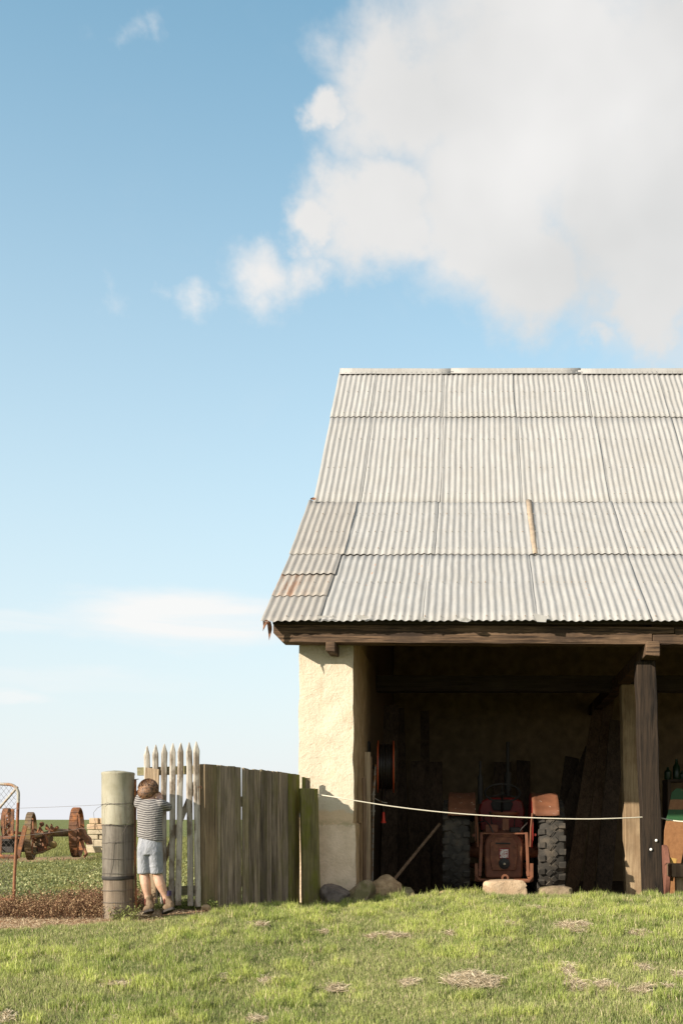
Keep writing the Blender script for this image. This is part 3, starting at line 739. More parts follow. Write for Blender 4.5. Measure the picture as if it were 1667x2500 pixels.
# pipe standing against it
mb = MB(); mb.tube([P(333, 2236, 8.70), P(330.5, 2100, 8.70), P(331, 1902, 8.70)], .009, 10)
single(mb, 'steel_rod', IRON, P(333, 2236, 8.70), 'thin rusty steel rod standing between round gatepost and child', 'rod', smooth=True)
mb = MB(); 
for k in range(4): mb.ell(P(331+k*2.3, 1903-k*.3, 8.69), (.005, .004, .004), n=6, m=4)
mb.tube([P(330, 1903, 8.70), P(338, 1902, 8.68)], .002, 5)
mb.build('rod_tie', WIRE, bpy.data.objects['steel_rod'])
bpy.data.objects['rod_tie'].location = -bpy.data.objects['steel_rod'].location

# ---------------------------------------------------------------- wire mesh gate
mg = thing('mesh_gate', (-3.9, 8.95, .84), 'pipe frame farm gate with chain mesh and rounded corner, rusting lower down', 'gate')
GD = 8.95
def GP(px, py): return P(px, py, GD)
arc = [GP(-330, 1914), GP(0, 1914), GP(22, 1915)]
for a in range(0, 91, 15): arc.append(GP(22+24*math.sin(R(a)), 1939-24*math.cos(R(a))))
mb = MB(); mb.tube(arc+[GP(45.5, 1960)], .0125, 12); mb.build('top_pipe', GALV, mg, smooth=True)
mb = MB(); mb.tube([GP(45.5, 1958), GP(43, 2020), GP(39, 2090), GP(36, 2150), GP(35, 2197)], .0122, 12); mb.build('upright_pipe', RUSTO, mg, smooth=True)
mb = MB(); mb.tube([GP(44, 1921), GP(0, 1972), GP(-120, 2110), GP(-185, 2188)], .010, 10); mb.build('brace_pipe', GALV, mg, smooth=True)
mb = MB(); mb.tube([GP(35, 2196), GP(-330, 2200)], .0122, 10); mb.tube([GP(-330, 1914), GP(-330, 2188)], .0122, 10); mb.build('lower_pipe', RUSTO, mg, smooth=True)
mb = MB(); rdm = random.Random(1)
x0, x1, y0, y1 = -325., 43., 1916., 2186.
def clipseg(c, sg):
    # line px = c + sg*(py-y0)*.8
    pts = []
    n = 22
    for i in range(n+1):
        py = y0+(y1-y0)*i/n; px = c+sg*(py-y0)*.8; xr = 46-(py-1960)*.045 if py > 1940 else 40
        if x0 <= px <= xr: pts.append((px, py))
    return pts
c = x0-240
while c < x1+240:
    for sg in (1, -1):
        pts = clipseg(c, sg)
        if len(pts) > 1: mb.tube([P(a+rdm.uniform(-.6, .6), q, GD+rdm.uniform(-.004, .004)) for a, q in pts], .0011, 4, cap=False)
    c += 12.5
o = mb.build('chain_mesh', WIRE, mg); tag(o, kind='stuff')
mb = MB(); mb.plank(GP(-330, 2240), GP(-330, 1900), .12, .12, (0, -1, 0)); mb.build('hinge_post', SLEEPER, mg)

# ---------------------------------------------------------------- strand wires
def sag(p, q, s, n=14):
    return [p.lerp(q, i/n)-Vector((0, 0, s*4*(i/n)*(1-i/n))) for i in range(n+1)]
def wirething(pts, r, label, name='fence_wire', m=None, cat='wire', grp='slack fence wires by the gatepost'):
    mb = MB(); mb.tube(pts, r, 6); return single(mb, name, m or WIRE, pts[0], label, cat, grp, smooth=True)
wirething(sag(P(-60, 1975, 9.0), P(252, 1964.5, 8.7), .006), .0014, 'top strand of fence wire, strung against the sky left of the round gatepost')
wirething(sag(P(-60, 2046, 9.0), P(252, 2014, 8.68), .02), .0014, 'second strand of fence wire, crossing in front of the rusty wheels')
wirething([P(252, 2116, 8.66), P(225, 2126, 8.8), P(205, 2136, 9.1)], .0012, 'short broken wire end low on the left side of the round gatepost')
wirething([P(251, 1966, 8.62), P(238, 1973, 8.58), P(229, 1984, 8.57), P(231, 2000, 8.57), P(240, 2025, 8.58), P(251, 2040, 8.62)], .0013, 'looped loose wire bowing out left of the round gatepost')

# ---------------------------------------------------------------- rope
pts = [P(777, 1940, 10.5), P(820, 1946.5, 10.38), P(860, 1953.5, 10.36), P(960, 1969, 10.38), P(1080, 1983, 10.42), P(1200, 1992, 10.46), P(1310, 1997, 10.5), P(1420, 1999.5, 10.56), P(1500, 1998, 10.62), P(1568, 1995, 10.72)]
def smoothpts(p, n=5):
    out = []
    for i in range(len(p)-1):
        a = p[max(i-1, 0)]; b = p[i]; c = p[i+1]; d = p[min(i+2, len(p)-1)]
        for k in range(n):
            t = k/n; out.append(.5*((2*b)+(c-a)*t+(2*a-5*b+4*c-d)*t*t+(3*b-a-3*c+d)*t**3))
    return out+[p[-1]]
mb = MB(); mb.tube(smoothpts(pts), .0052, 8)
single(mb, 'rope', ROPE, pts[0], 'pale rope strung slack across the open bay in front of the tractor', 'rope', smooth=True)
pts = [P(1607, 1996, 10.9), P(1630, 2001, 10.85), P(1667, 2006, 10.8), P(1800, 2014, 10.7), P(1990, 2010, 10.7), P(2290, 1996, 10.75)]
mb = MB(); mb.tube(smoothpts(pts), .006, 8)
single(mb, 'rope', ROPE, pts[0], 'pale rope leaving the dark post towards the right picture edge', 'rope', smooth=True)

# ---------------------------------------------------------------- rocks
def rock(px0, px1, py0, py1, D, dep, m, label, seed, flatn=9, sq=.62):
    import bmesh
    rd = np.random.RandomState(seed)
    c = P((px0+px1)/2, (py0+py1)/2, D); rx = (px1-px0)/F*D/2; rz = (py1-py0)/F*D/2; 
    bm = bmesh.new(); bmesh.ops.create_icosphere(bm, subdivisions=4, radius=1)
    pl = [(rd.normal(size=3), rd.uniform(.66, 1.0)) for _ in range(flatn+5)]
    pl = [(v/np.linalg.norm(v), d) for v, d in pl]
    co = np.array([v.co[:] for v in bm.verts]); co = np.sign(co)*np.abs(co)**sq
    for n_, d in pl:
        e = co@n_-d; co = co-np.outer(np.clip(e, 0, None), n_)*.97
    co = co/np.abs(co).max(0)
    co = co*(1+(fb(co+seed*3.1, 2.4, 4)-.5)[:, None]*.22)
    co = co/np.array([np.abs(co[:, 0]).max(), np.abs(co[:, 1]).max(), np.abs(co[:, 2]).max()])
    rz2 = rz*1.25
    me = bpy.data.meshes.new('rock')
    for v, q in zip(bm.verts, co): v.co = (q[0]*rx, q[1]*dep, q[2]*rz2-(rz2-rz))
    bm.to_mesh(me); bm.free()
    me.polygons.foreach_set('use_smooth', [True]*len(me.polygons)); me.set_sharp_from_angle(angle=R(26))
    me.materials.append(m); o = bpy.data.objects.new('rock', me); scn.collection.objects.link(o); o.location = c
    tag(o, label, 'rock', 'rocks along the open front of the barn')
rock(776, 868, 2153, 2212, 10.50, .17, ROCKG, 'dark grey angular rock at the foot of the cream pillar, leftmost of the row', 1, 9, .8)
rock(846, 918, 2146, 2210, 10.46, .14, ROCKB, 'mossy brown rock between the dark grey rock and the big tan boulder', 2)
rock(893, 983, 2133, 2200, 10.62, .17, ROCKT, 'big tan boulder tilted up under the hose reel', 3)
rock(962, 1024, 2165, 2212, 10.48, .10, ROCKB, 'low brown rock tucked against the right side of the tan boulder', 4)
rock(1070, 1110, 2173, 2205, 10.62, .10, ROCKT, 'small brown stone just before the left tractor tyre', 5)
rock(1176, 1288, 2147, 2212, 10.60, .14, ROCKL, 'pale flat topped sandstone block under the tractor drawbar', 16, 5, .38)
rock(1306, 1402, 2162, 2214, 10.62, .15, ROCKB, 'rounded grey brown rock in front of the right tractor tyre', 7, 4)
rock(1392, 1444, 2182, 2212, 10.60, .10, ROCKT, 'low flat stone right of the rounded rock by the right tyre', 8)
rock(492, 516, 2208, 2222, 8.98, .03, ROCKT, 'small flat stone at the foot of the sleeper post', 9)

# ---------------------------------------------------------------- tractor
TX, TY, TZ = .354, 12.47, .672
tr = thing('tractor', (TX, TY, TZ), 'small old red tractor with rusty mudguards parked tail out in the dark barn bay', 'tractor')
TM = Matrix.Translation((TX, TY, TZ))
class TB(MB):
    def build(s, name, m, parent=None, **kw):
        s.v = [TM @ v for v in s.v]; return MB.build(s, name, m, parent if parent is not None else tr, **kw)
RT = .57
def tyre(xc, Rr, wd, yc, zc, big=True, seed=0):
    mb = TB(); h = wd/2
    M = Matrix.Translation((xc, yc, zc)) @ Matrix.Rotation(R(90), 4, 'Y')
    prof = [(Rr*.60, -h*.62), (Rr*.72, -h*.92), (Rr*.84, -h*.98), (Rr*.935, -h*.86), (Rr*.968, -h*.5), (Rr*.982, 0), (Rr*.968, h*.5), (Rr*.935, h*.86), (Rr*.84, h*.98), (Rr*.72, h*.92), (Rr*.60, h*.62)]
    mb.lathe(prof, 56, M, cap=False)
    if big:
        N = 24
        for k in range(N):
            th = 2*math.pi*k/N+seed
            for s in (-1, 1):
                t2 = th+(math.pi/N if s > 0 else 0)
                B = M @ Matrix.Rotation(t2, 4, 'Z')
                # shoulder block: radial x, tangential y, across z
                q = Rr*.95
                mb.box((q-.02, -.036, min(s*h*.50, s*h*.98)), (q+.026, .030, max(s*h*.50, s*h*.98)), B @ Matrix.Rotation(R(-s*3), 4, 'X'))
                mb.box((q-.09, -.028, min(s*h*.90, s*h*1.0)), (q+.012, .028, max(s*h*.90, s*h*1.0)), B)
                # middle zigzag
                C = B @ Matrix.Translation((q, .02, s*h*.17)) @ Matrix.Rotation(R(s*42), 4, 'X')
                mb.box((-.02, -.034, -.026), (.029, .034, .026), C)
                C = B @ Matrix.Translation((q, -.045, s*h*.05)) @ Matrix.Rotation(R(-s*35), 4, 'X')
                mb.box((-.02, -.034, -.011), (.022, .034, .011), C)
    return mb.build('tyre', RUBBER, smooth=True, ang=30, bevel=.004)
def rim(xc, Rr, wd, yc, zc, par):
    mb = TB(); h = wd/2; M = Matrix.Translation((xc, yc, zc)) @ Matrix.Rotation(R(90), 4, 'Y')
    mb.lathe([(.03, -h*.1), (Rr*.42, -h*.2), (Rr*.5, -h*.05), (Rr*.58, -h*.6), (Rr*.62, -h*.64), (Rr*.60, -h*.5), (Rr*.56, 0), (Rr*.60, h*.5), (Rr*.62, h*.64), (Rr*.55, h*.5), (Rr*.5, .0), (Rr*.2, h*.1), (.02, h*.15)], 40, M, cap=False)
    mb.build('rim', TRUST, par, smooth=True)
for xc, sdd in ((-.518, .05), (.518, .13)):
    ty_ = tyre(xc, RT, .30, 0, RT, True, sdd); rim(xc, RT, .30, 0, RT, ty_)
for xc in (-.45, .45):
    ty_ = tyre(xc, .31, .14, 1.75, .31, False); rim(xc, .31, .14, 1.75, .31, ty_)
# mudguards
for s in (-1, 1):
    xi, xo = s*.31, s*.60
    mb = TB(); n = 14; ra = .645
    for j in range(n):
        a = R(37+(150-37)*j/(n-1)); y_ = -ra*math.cos(a); z_ = RT+ra*math.sin(a)*(1.0)
        for (xx, dr) in ((xi, 0), (s*.345, .004), (s*.36, -.004), (s*.56, 0), (s*.575, .008), (xo, .0), (s*.606, -.05)):
            mb.v.append(Vector((xx, y_*(1+dr/ra), RT+(z_-RT)*(1+dr/ra))))
    for j in range(n-1):
        for i in range(6): mb.f.append([j*7+i, j*7+i+1, (j+1)*7+i+1, (j+1)*7+i])
    o = mb.build('mudguard', TFEND, smooth=True, ang=50)
    if s > 0: o['label'] = 'sunlit rust brown mudguard with flaked paint'
    md = o.modifiers.new('t', 'SOLIDIFY'); md.thickness = .004
    mb = TB(); pts = [(-.50, .69)]+[(-ra*math.cos(R(a)), RT+ra*math.sin(R(a))) for a in range(37, 151, 9)]+[(.45, .72), (.1, .62), (-.30, .60)]
    mb.prism([(y_, z_) for y_, z_ in pts], xi, xi+s*.006, 'x'); mb.build('guard_side', TRED if s > 0 else TFEND)
    mb = TB(); mb.tube([(s*.305, -.53, .985), (s*.29, -.50, .83), (s*.285, -.46, .62)], .012, 6); mb.build('guard_stay', TFEND)
# axle housing, gearbox
mb = TB(); mb.lathe([(.075, -.42), (.09, -.3), (.12, -.22), (.12, .22), (.09, .3), (.075, .42)], 20, Matrix.Translation((0, 0, .57)) @ Matrix.Rotation(R(90), 4, 'Y')); mb.build('axle', TRUST, smooth=True)
mb = TB()
poly = [(-.205, .30), (-.19, .27), (.19, .27), (.205, .30), (.215, .62), (.195, .70), (.14, .765), (-.14, .765), (-.195, .70), (-.215, .62)]
mb.prism(poly, -.36, .95); mb.build('gearbox', TRUST, smooth=True, ang=50, bevel=.02)
mb = TB(); mb.prism([(-.13, .36), (.13, .36), (.15, .5), (.15, .66), (.09, .72), (-.09, .72), (-.15, .66), (-.15, .5)], -.385, -.35); mb.build('rear_cover', TRUST, bevel=.008)
mb = TB()
for (x_, z_) in ((-.12, .40), (.12, .40), (-.13, .62), (.13, .62), (-.06, .70), (.06, .70)): mb.lathe([(.012, 0), (.012, .012), (.002, .014)], 6, Matrix.Translation((x_, -.384, z_)) @ Matrix.Rotation(R(90), 4, 'X'))
mb.build('bolts', TFEND)
mb = TB(); mb.tube([(-.09, -.39, .655), (.07, -.39, .655)], .008, 8); mb.build('cover_bar', TDARK)
# number plate like sticker with worn red print
m, t, b = mat('worn_sticker'); c = t.node('ShaderNodeTexCoord').outputs['Object']
nn = t.noise(c, 38, 3, .7, .8)
t.put(b.inputs['Base Color'], t.mix(t.ramp(nn, .50, .56), (.62, .56, .50), (.30, .03, .02))); b.inputs['Roughness'].default_value = .6
mb = TB(); mb.box((-.052, -.396, .488), (.058, -.3865, .602)); mb.build('sticker_frame', TRED, bevel=.003)
mb = TB(); mb.box((-.042, -.400, .498), (.048, -.3962, .590)); mb.build('sticker', m)
mb = TB(); M = Matrix.Translation((.005, -.38, .435)) @ Matrix.Rotation(R(90), 4, 'X'); mb.lathe([(.062, 0), (.06, .03), (.045, .035), (.04, .06), (.018, .065), (.018, .11), (.004, .112)], 18, M); mb.build('power_shaft', TDARK, smooth=True)
mb = TB(); mb.lathe([(.012, .112), (.012, .120), (.003, .122)], 10, M); mb.build('shaft_end', CREAM)
# linkage frame and drawbar
for s in (-1, 1):
    mb = TB(); mb.plank((s*.262, -.46, .30), (s*.245, -.42, .775), .032, .022, (0, -1, 0), n=5, jw=.02); mb.build('lift_rod', TFEND if s > 0 else TRUST, bevel=.003)
    mb = TB(); mb.plank((s*.285, -.52, .255), (s*.24, -.1, .42), .04, .03, (0, -.2, 1), n=4); mb.build('lower_link', TRUST, bevel=.003)
mb = TB(); mb.plank((-.245, -.42, .765), (.245, -.42, .765), .016, .012, (0, -1, 0), n=4); mb.build('top_bar', TRUST)
mb = TB(); mb.tube([(-.305, -.50, .31), (-.27, -.53, .265), (0, -.545, .245), (.27, -.53, .25), (.305, -.50, .29)], .017, 8); mb.tube([(-.30, -.50, .31), (-.27, -.51, .262), (.28, -.51, .262)], .013, 8); mb.build('drawbar', TFEND, smooth=True)
mb = TB(); mb.lathe([(.022, -.014), (.040, -.014), (.043, 0), (.040, .014), (.022, .014), (.019, 0), (.022, -.014)], 18, Matrix.Translation((.01, -.55, .285)) @ Matrix.Rotation(R(90), 4, 'X'), cap=False); mb.build('hitch_eye', TFEND, smooth=True)
for s in (-1, 1):
    mb = TB(); mb.box((s*.30-.018, -.49, .25), (s*.30+.018, -.46, .44)); mb.build('link_bracket', TFEND, bevel=.004)
for k, pts in enumerate([[(-.10, -.34, .74), (-.16, -.30, .86), (-.22, -.1, .92), (-.2, .4, .95)], [(.14, -.34, .73), (.2, -.38, .82), (.26, -.30, .88), (.22, .1, .9)], [(-.24, -.36, .6), (-.3, -.42, .7), (-.29, -.3, .86), (-.2, .1, .9)]]):
    mb = TB(); mb.tube(smoothpts([Vector(p) for p in pts]), .007, 6); mb.build('hose', TDARK, smooth=True)
mb = TB(); mb.box((-.20, -.30, .77), (-.06, -.12, .86)); mb.build('valve_block', TRUST, bevel=.012)
mb = TB(); mb.box((.07, -.28, .77), (.19, -.1, .83)); mb.build('valve_block', TDARK, bevel=.012)
mb = TB(); mb.box((-.23, -.1, .60), (.23, .5, .80)); mb.build('transmission_top', TRUST, bevel=.02)
# seat with sprung bracket
mb = TB(); M = Matrix.Translation((.02, -.16, .96)) @ Matrix.Diagonal((1, .85, 1, 1)); mb.lathe([(.004, -.02), (.10, -.015), (.155, .01), (.165, .035), (.158, .037), (.145, .015), (.09, -.004), (.004, -.01)], 26, M); mb.build('seat', TFEND, smooth=True)
mb = TB(); mb.tube([(.02, -.16, .945), (.02, -.30, .925), (.02, -.345, .88), (.02, -.35, .82)], .01, 6); mb.plank((.02, -.352, .80), (.02, -.345, .925), .07, .012, (0, -1, 0), n=4); mb.build('seat_spring', TFEND, bevel=.003)
# bonnet, tank, dash, steering
mb = TB(); mb.prism([(-.25, .78), (.25, .78), (.27, 1.02), (.24, 1.13), (.14, 1.17), (-.14, 1.17), (-.24, 1.13), (-.27, 1.02)], .42, 1.95); mb.build('bonnet', TRED, smooth=True, ang=50, bevel=.02)
mb = TB(); mb.prism([(-.10, 1.02), (.10, 1.02), (.13, 1.10), (.09, 1.15), (-.09, 1.15), (-.13, 1.10)], .38, .43); mb.build('dashboard', TDARK, bevel=.01)
mb = TB(); mb.box((-.2, .95, .45), (.2, 1.9, .78)); mb.build('engine', TDARK, bevel=.02)
mb = TB(); mb.tube([(-.38, 1.75, .32), (.38, 1.75, .32)], .03, 8); mb.tube([(0, 1.75, .32), (0, 1.75, .55)], .05, 8); mb.build('front_axle', TRUST)
mb = TB(); M = Matrix.Translation((0, .12, 1.22)) @ Matrix.Rotation(R(32), 4, 'X')
mb.tube([M @ Vector((.20*math.cos(a), .20*math.sin(a), 0)) for a in np.linspace(0, 2*math.pi, 33)], .011, 8, cap=False)
for a in (90, 210, 330): mb.tube([M @ Vector((0, 0, -.02)), M @ Vector((.2*math.cos(R(a)), .2*math.sin(R(a)), 0))], .007, 6)
mb.tube([M @ Vector((0, 0, 0)), (0, .42, 1.0)], .014, 8); mb.build('steering_wheel', TDARK, smooth=True)
mb = TB(); mb.tube([(.10, 1.3, 1.2), (.10, 1.3, 1.88)], .022, 10); mb.tube([(.10, 1.3, 1.28), (.10, 1.3, 1.5)], .045, 12); mb.build('exhaust_pipe', TDARK, smooth=True)
mb = TB(); mb.tube([(-.25, .45, 1.1), (-.25, .45, 1.42)], .032, 12); mb.tube([(-.25, .45, 1.42), (-.25, .45, 1.44)], .022, 12); mb.tube([(-.25, .45, 1.44), (-.25, .45, 1.60)], .014, 8); mb.build('air_intake', TDARK, smooth=True)
for s in (-1, 1):
    mb = TB(); mb.tube([(s*.12, -.05, .74), (s*.13, -.08, .9), (s*.14, -.12, .98)], .008, 6); mb.ell((s*.14, -.12, .99), (.016, .016, .02), n=8, m=6); mb.build('lever', TDARK, smooth=True)
    mb = TB(); mb.lathe([(.014, 0), (.017, .008), (.014, .018), (.003, .02)], 14, Matrix.Translation((s*.335, -.47, .75)) @ Matrix.Rotation(R(90), 4, 'X')) if s > 0 else mb.box((-.345, -.47, .73), (-.315, -.45, .76)); mb.build('tail_light', TRED if s > 0 else TRUST, smooth=True)

# ---------------------------------------------------------------- hose reel
hr = thing('hose_reel', (-1.10, 12.3, 1.4), 'red hose reel wound with black hose on the inner barn wall', 'hose reel')
hc = Vector((-.945, 12.25, EYE+(CY-1872)/F*12.25)); rr = .288
MR = Matrix.Translation(hc) @ Matrix.Rotation(R(4), 4, 'Z') @ Matrix.Rotation(R(90), 4, 'Y')
for s, hh in ((-1, -.088), (1, .088)):
    mb = MB(); mb.lathe([(.05, hh-.004), (rr*.97, hh-.004), (rr, hh-.010*s), (rr*1.01, hh+.004*s), (rr*.97, hh+.004), (.05, hh+.004)], 48, MR, cap=False); mb.build('reel_disc', REELR, hr, smooth=True, ang=50)
mb = MB(); 
for k in range(12):
    mb.tube([MR @ Vector(((rr*.86-(k % 2)*.012)*math.cos(a), (rr*.86-(k % 2)*.012)*math.sin(a), -.075+k*.0136+.004*math.sin(a*2+k))) for a in np.linspace(0, 2*math.pi, 37)], .0095, 7, cap=False)
mb.build('hose', HOSE, hr, smooth=True)
mb = MB(); mb.lathe([(rr*.80, -.083), (rr*.80, .083)], 32, MR); mb.build('drum', HOSE, hr, smooth=True)
mb = MB(); mb.lathe([(.06, .0955), (rr*.62, .0955), (rr*.62, .098), (.06, .098)], 32, MR, cap=False); mb.build('disc_label', CREAM, hr)
mb = MB(); mb.tube([hc-Vector((.2, 0, 0)), hc+Vector((.1, 0, 0))], .022, 10); mb.plank((-1.13, 12.25, 1.95), (-1.13, 12.25, 2.45), .12, .02, (1, 0, 0)); mb.build('bracket', TDARK, hr)
e = P(936, 1982, 12.1)
mb = MB(); mb.tube(smoothpts([MR @ Vector((rr*.86, .03, -.0)), P(938, 1948, 12.05), P(934, 1963, 12.08), e]), .009, 7); mb.build('hose_tail', HOSE, hr, smooth=True)
mb = MB(); mb.lathe([(.008, 0), (.012, -.005), (.014, -.05), (.019, -.09), (.019, -.10), (.026, -.105), (.028, -.122), (.012, -.124)][::-1], 16, Matrix.Translation(e)); mb.build('nozzle', REDP, hr, smooth=True, ang=50)
mb = MB(); mb.tube(smoothpts([P(908, 1944, 12.0), P(925, 1955, 12.0), P(936, 1959, 11.98), P(945, 1960, 12.0)]), .006, 6); mb.build('hook', GALV, hr, smooth=True)
# water pipe up the wall
mb = MB(); mb.tube([P(909, 2150, 12.0), P(911, 1990, 12.0)], .008, 8); mb.tube([P(911, 1990, 12.0), P(911, 1936, 12.0)], .014, 10); mb.tube([P(912, 1936, 12.0), P(917, 1866, 12.0)], .013, 10)
mb.lathe([(.02, -.01), (.024, 0), (.02, .01)], 10, Matrix.Translation(P(911, 1940, 12.0))); mb.lathe([(.02, -.01), (.022, 0), (.02, .01)], 10, Matrix.Translation(P(911, 1980, 12.0)))
single(mb, 'water_pipe', GALV, P(909, 2150, 12.0), 'grey metal water pipe with tap fittings rising beside the hose reel', 'pipe', smooth=True)

# ---------------------------------------------------------------- timber leaning in the barn
def lean(name, p0, p1, wd, th, face, m, label, cat='plank', grp='timber leaning inside the barn', **kw):
    mb = MB(); mb.plank(p0, p1, wd, th, face, **kw); return single(mb, name, m, p0, label, cat, grp, bevel=.003)
lean('plank', P(897, 2165, 11.1), P(896.5, 1836, 11.1), .062, .03, (.25, -1, 0), PLANKW, 'pale upright board just inside the pillar, left of the water pipe', seed=1)
lean('plank', P(889, 2165, 11.02), P(888, 1900, 11.02), .035, .02, (.6, -1, 0), BROWNW, 'narrow brown board tight against the inner pillar edge', seed=2)
lean('plank', P(905, 1937, 11.5), P(905.5, 1847, 11.5), .02, .02, (.4, -1, 0), BROWNW, 'short thin batten beside the top of the pale upright board', seed=3)
lean('pole', P(960, 2150, 11.6), P(1074, 2011, 12.2), .03, .022, (0, -1, .3), BROWNW, 'thin brown pole slanting up to the right beside the left tyre', 'pole', seed=4)
spec = [(948, 2200, 13.6, 955, 1722, 14.6, .20), (985, 2200, 13.8, 972, 1730, 14.9, .16), (1010, 2200, 13.9, 1020, 1860, 14.6, .19), (1040, 2200, 13.7, 1036, 1738, 15.2, .12), (1062, 2200, 14.0, 1064, 1862, 14.8, .17)]
lb = ['tallest dark plank behind the hose reel', 'dark plank second from the hose reel', 'wide dark plank cut shorter, behind the slanting pole', 'slim tall dark plank between the pole and the left tyre', 'short dark plank right behind the left tyre']
for i, (a, b_, D0, c_, d_, D1, wd) in enumerate(spec):
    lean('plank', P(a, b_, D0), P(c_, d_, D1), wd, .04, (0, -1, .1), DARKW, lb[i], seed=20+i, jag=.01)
spec = [(1225, 2195, 15.6, 1226, 1862, 16.2, .26), (1277, 2195, 15.6, 1277, 1858, 16.2, .20), (1325, 2190, 14.2, 1452, 1830, 15.4, .30), (1392, 2190, 13.9, 1462, 1716, 15.6, .17), (1432, 2190, 13.6, 1486, 1700, 15.4, .14), (1470, 2190, 13.4, 1506, 1760, 14.9, .20), (1350, 2190, 14.4, 1396, 1850, 15.5, .2)]
lb = ['dark plank standing behind the tractor bonnet', 'dark post standing right of the tractor bonnet', 'widest dark panel leaning behind the right tyre', 'long dark plank leaning towards the pale post, furthest left of three', 'long dark plank leaning towards the pale post, middle of three', 'dark plank leaning close beside the pale post', 'short dark plank leaning against the back wall behind the right tyre']
for i, (a, b_, D0, c_, d_, D1, wd) in enumerate(spec):
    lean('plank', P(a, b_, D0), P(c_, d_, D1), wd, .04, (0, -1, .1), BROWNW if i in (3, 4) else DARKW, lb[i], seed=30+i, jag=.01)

# ---------------------------------------------------------------- things right of the post
m, t, b = mat('painted_board'); c = t.node('ShaderNodeTexCoord').outputs['Object']; z = t.sep(c)[2]; nn = t.noise(c, 20, 5, .7)
z2 = t.math('ADD', z, t.math('MULTIPLY', t.math('SUBTRACT', nn, .5), .02))
br = t.mix(t.ramp(nn, .3, .7), (.21, .09, .03), (.29, .135, .05)); chip = t.ramp(t.noise(c, 26, 6, .75), .63, .67)
g1 = t.ramp(z2, .865, .87); g2 = t.math('MULTIPLY', t.ramp(z2, .62, .625), t.ramp(z2, .755, .75))
gm = t.math('MULTIPLY', t.math('MAXIMUM', g1, g2), t.math('SUBTRACT', 1, chip))
t.put(b.inputs['Base Color'], t.mix(gm, br, (.015, .075, .02))); b.inputs['Roughness'].default_value = .6
mb = MB(); D = 12.8
mb.prism([(a, q) for a, q in [(-.06, -.28), (.08, -.28), (.28, .78), (.30, .98), (.105, 1.0), (.05, .95), (-.035, .51)]], 0, .02)
mb.v = [v+P(1628, 2135, D) for v in mb.v]
o = single(mb, 'painted_board', m, P(1628, 2135, D), 'orange brown board with green painted bands leaning behind the dark post', 'board', bevel=.002)
mb = MB(); mb.lathe([(.05, -.02), (.27, -.03), (.29, -.02), (.29, .02), (.27, .03), (.05, .02)], 40, Matrix.Translation(P(1621, 2131, 11.5)) @ Matrix.Rotation(R(-3), 4, 'Z') @ Matrix.Rotation(R(90), 4, 'Y'))
single(mb, 'old_wheel', flat('old_red_wheel', (.17, .07, .045), .8, nz=.2), P(1621, 2185, 11.5), 'faded red old wheel standing against the foot of the dark post', 'wheel', smooth=True, ang=40)
bn = thing('bench', (2.25, 11.1, .68), 'low rough timber bench with pale leg at the right picture edge', 'bench')
mb = MB(); mb.box((P(1636, 0, 11.0).x, 10.95, EYE-.585), (3.2, 11.25, EYE-.455)); mb.build('bench_top', BROWNW, bn, bevel=.012)
for xx in (2.03, 3.0):
    mb = MB(); mb.plank((xx+.07, 11.1, .60), (xx+.07, 11.1, EYE-.586), .11, .10, (0, -1, 0)); mb.build('leg', POSTP, bn, bevel=.004)
mb = MB(); mb.plank(P(1633, 2150, 11.3), P(1643, 2095, 11.3), .07, .03, (0, -1, 0)); mb.build('end_block', wood('yellow_block', (.35, .20, .05), (.48, .30, .09)), bn, bevel=.004)
for k, (px, py, h_) in enumerate([(1629, 1903, .16), (1650, 1902, .26), (1664, 1904, .12)]):
    mb = MB(); mb.lathe([(.045, 0), (.048, .01), (.048, h_*.6), (.02, h_*.78), (.016, h_), (.004, h_)], 14, Matrix.Translation(P(px, py, 14.3)))
    single(mb, 'bottle', flat('dark_green_glass_%d' % k, (.008, .028, .010), .3), P(px, py, 14.3), ['squat green bottle nearest the dark post on the back shelf', 'tallest green bottle on the dim back shelf', 'shortest green bottle on the dim back shelf, at the picture edge'][k], 'bottle', 'bottles on the back shelf', smooth=True)
sh = thing('shelf', P(1660, 2190, 14.3), 'dim timber shelf standing behind the painted board at right', 'shelf')
a = P(1622, 1904, 14.3)
mb = MB(); mb.box((a.x, 14.1, a.z-.03), (a.x+1.3, 14.5, a.z)); mb.build('shelf_board', DARKX, sh)
for dx in (0, 1.26):
    mb = MB(); mb.box((a.x+dx, 14.1, .67), (a.x+dx+.04, 14.5, a.z-.031)); mb.build('shelf_side', DARKW, sh)

# ---------------------------------------------------------------- farm machinery in the paddock
def iron_wheel(parent, px, py, D, rad, wdt, yaw, spokes=10, cleats=True, tilt=0, m=IRON):
    c = P(px, py, D); M = Matrix.Translation(c) @ Matrix.Rotation(R(yaw), 4, 'Z') @ Matrix.Rotation(R(tilt), 4, 'Y') @ Matrix.Rotation(R(90), 4, 'Y'); h = wdt/2
    mb = MB(); mb.lathe([(rad*.945, -h), (rad, -h), (rad*1.004, 0), (rad, h), (rad*.945, h), (rad*.955, 0), (rad*.945, -h)], 44, M, cap=False)
    if cleats:
        for k in range(30): mb.box((rad-.004, -.012, -h*.9), (rad+.010, .012, h*.9), M @ Matrix.Rotation(2*math.pi*k/30, 4, 'Z'))
    w_ = mb.build('wheel_rim', m, parent, smooth=True)
    mb = MB(); mb.lathe([(.035, -h*1.2), (.06, -h*1.1), (.06, h*1.1), (.035, h*1.3)], 16, M)
    for k in range(spokes):
        a = 2*math.pi*k/spokes; u = Vector((math.cos(a), math.sin(a), 0))
        mb.tube([M @ (u*.05+Vector((0, 0, h*.8*(-1)**k))), M @ (u*rad*.95)], .013, 6)
    mb.build('spokes', RUSTO, w_)
im = thing('farm_implement', P(130, 2096, 20), 'rusty old horse drawn implement with two spoked iron wheels standing in the paddock', 'farm machine')
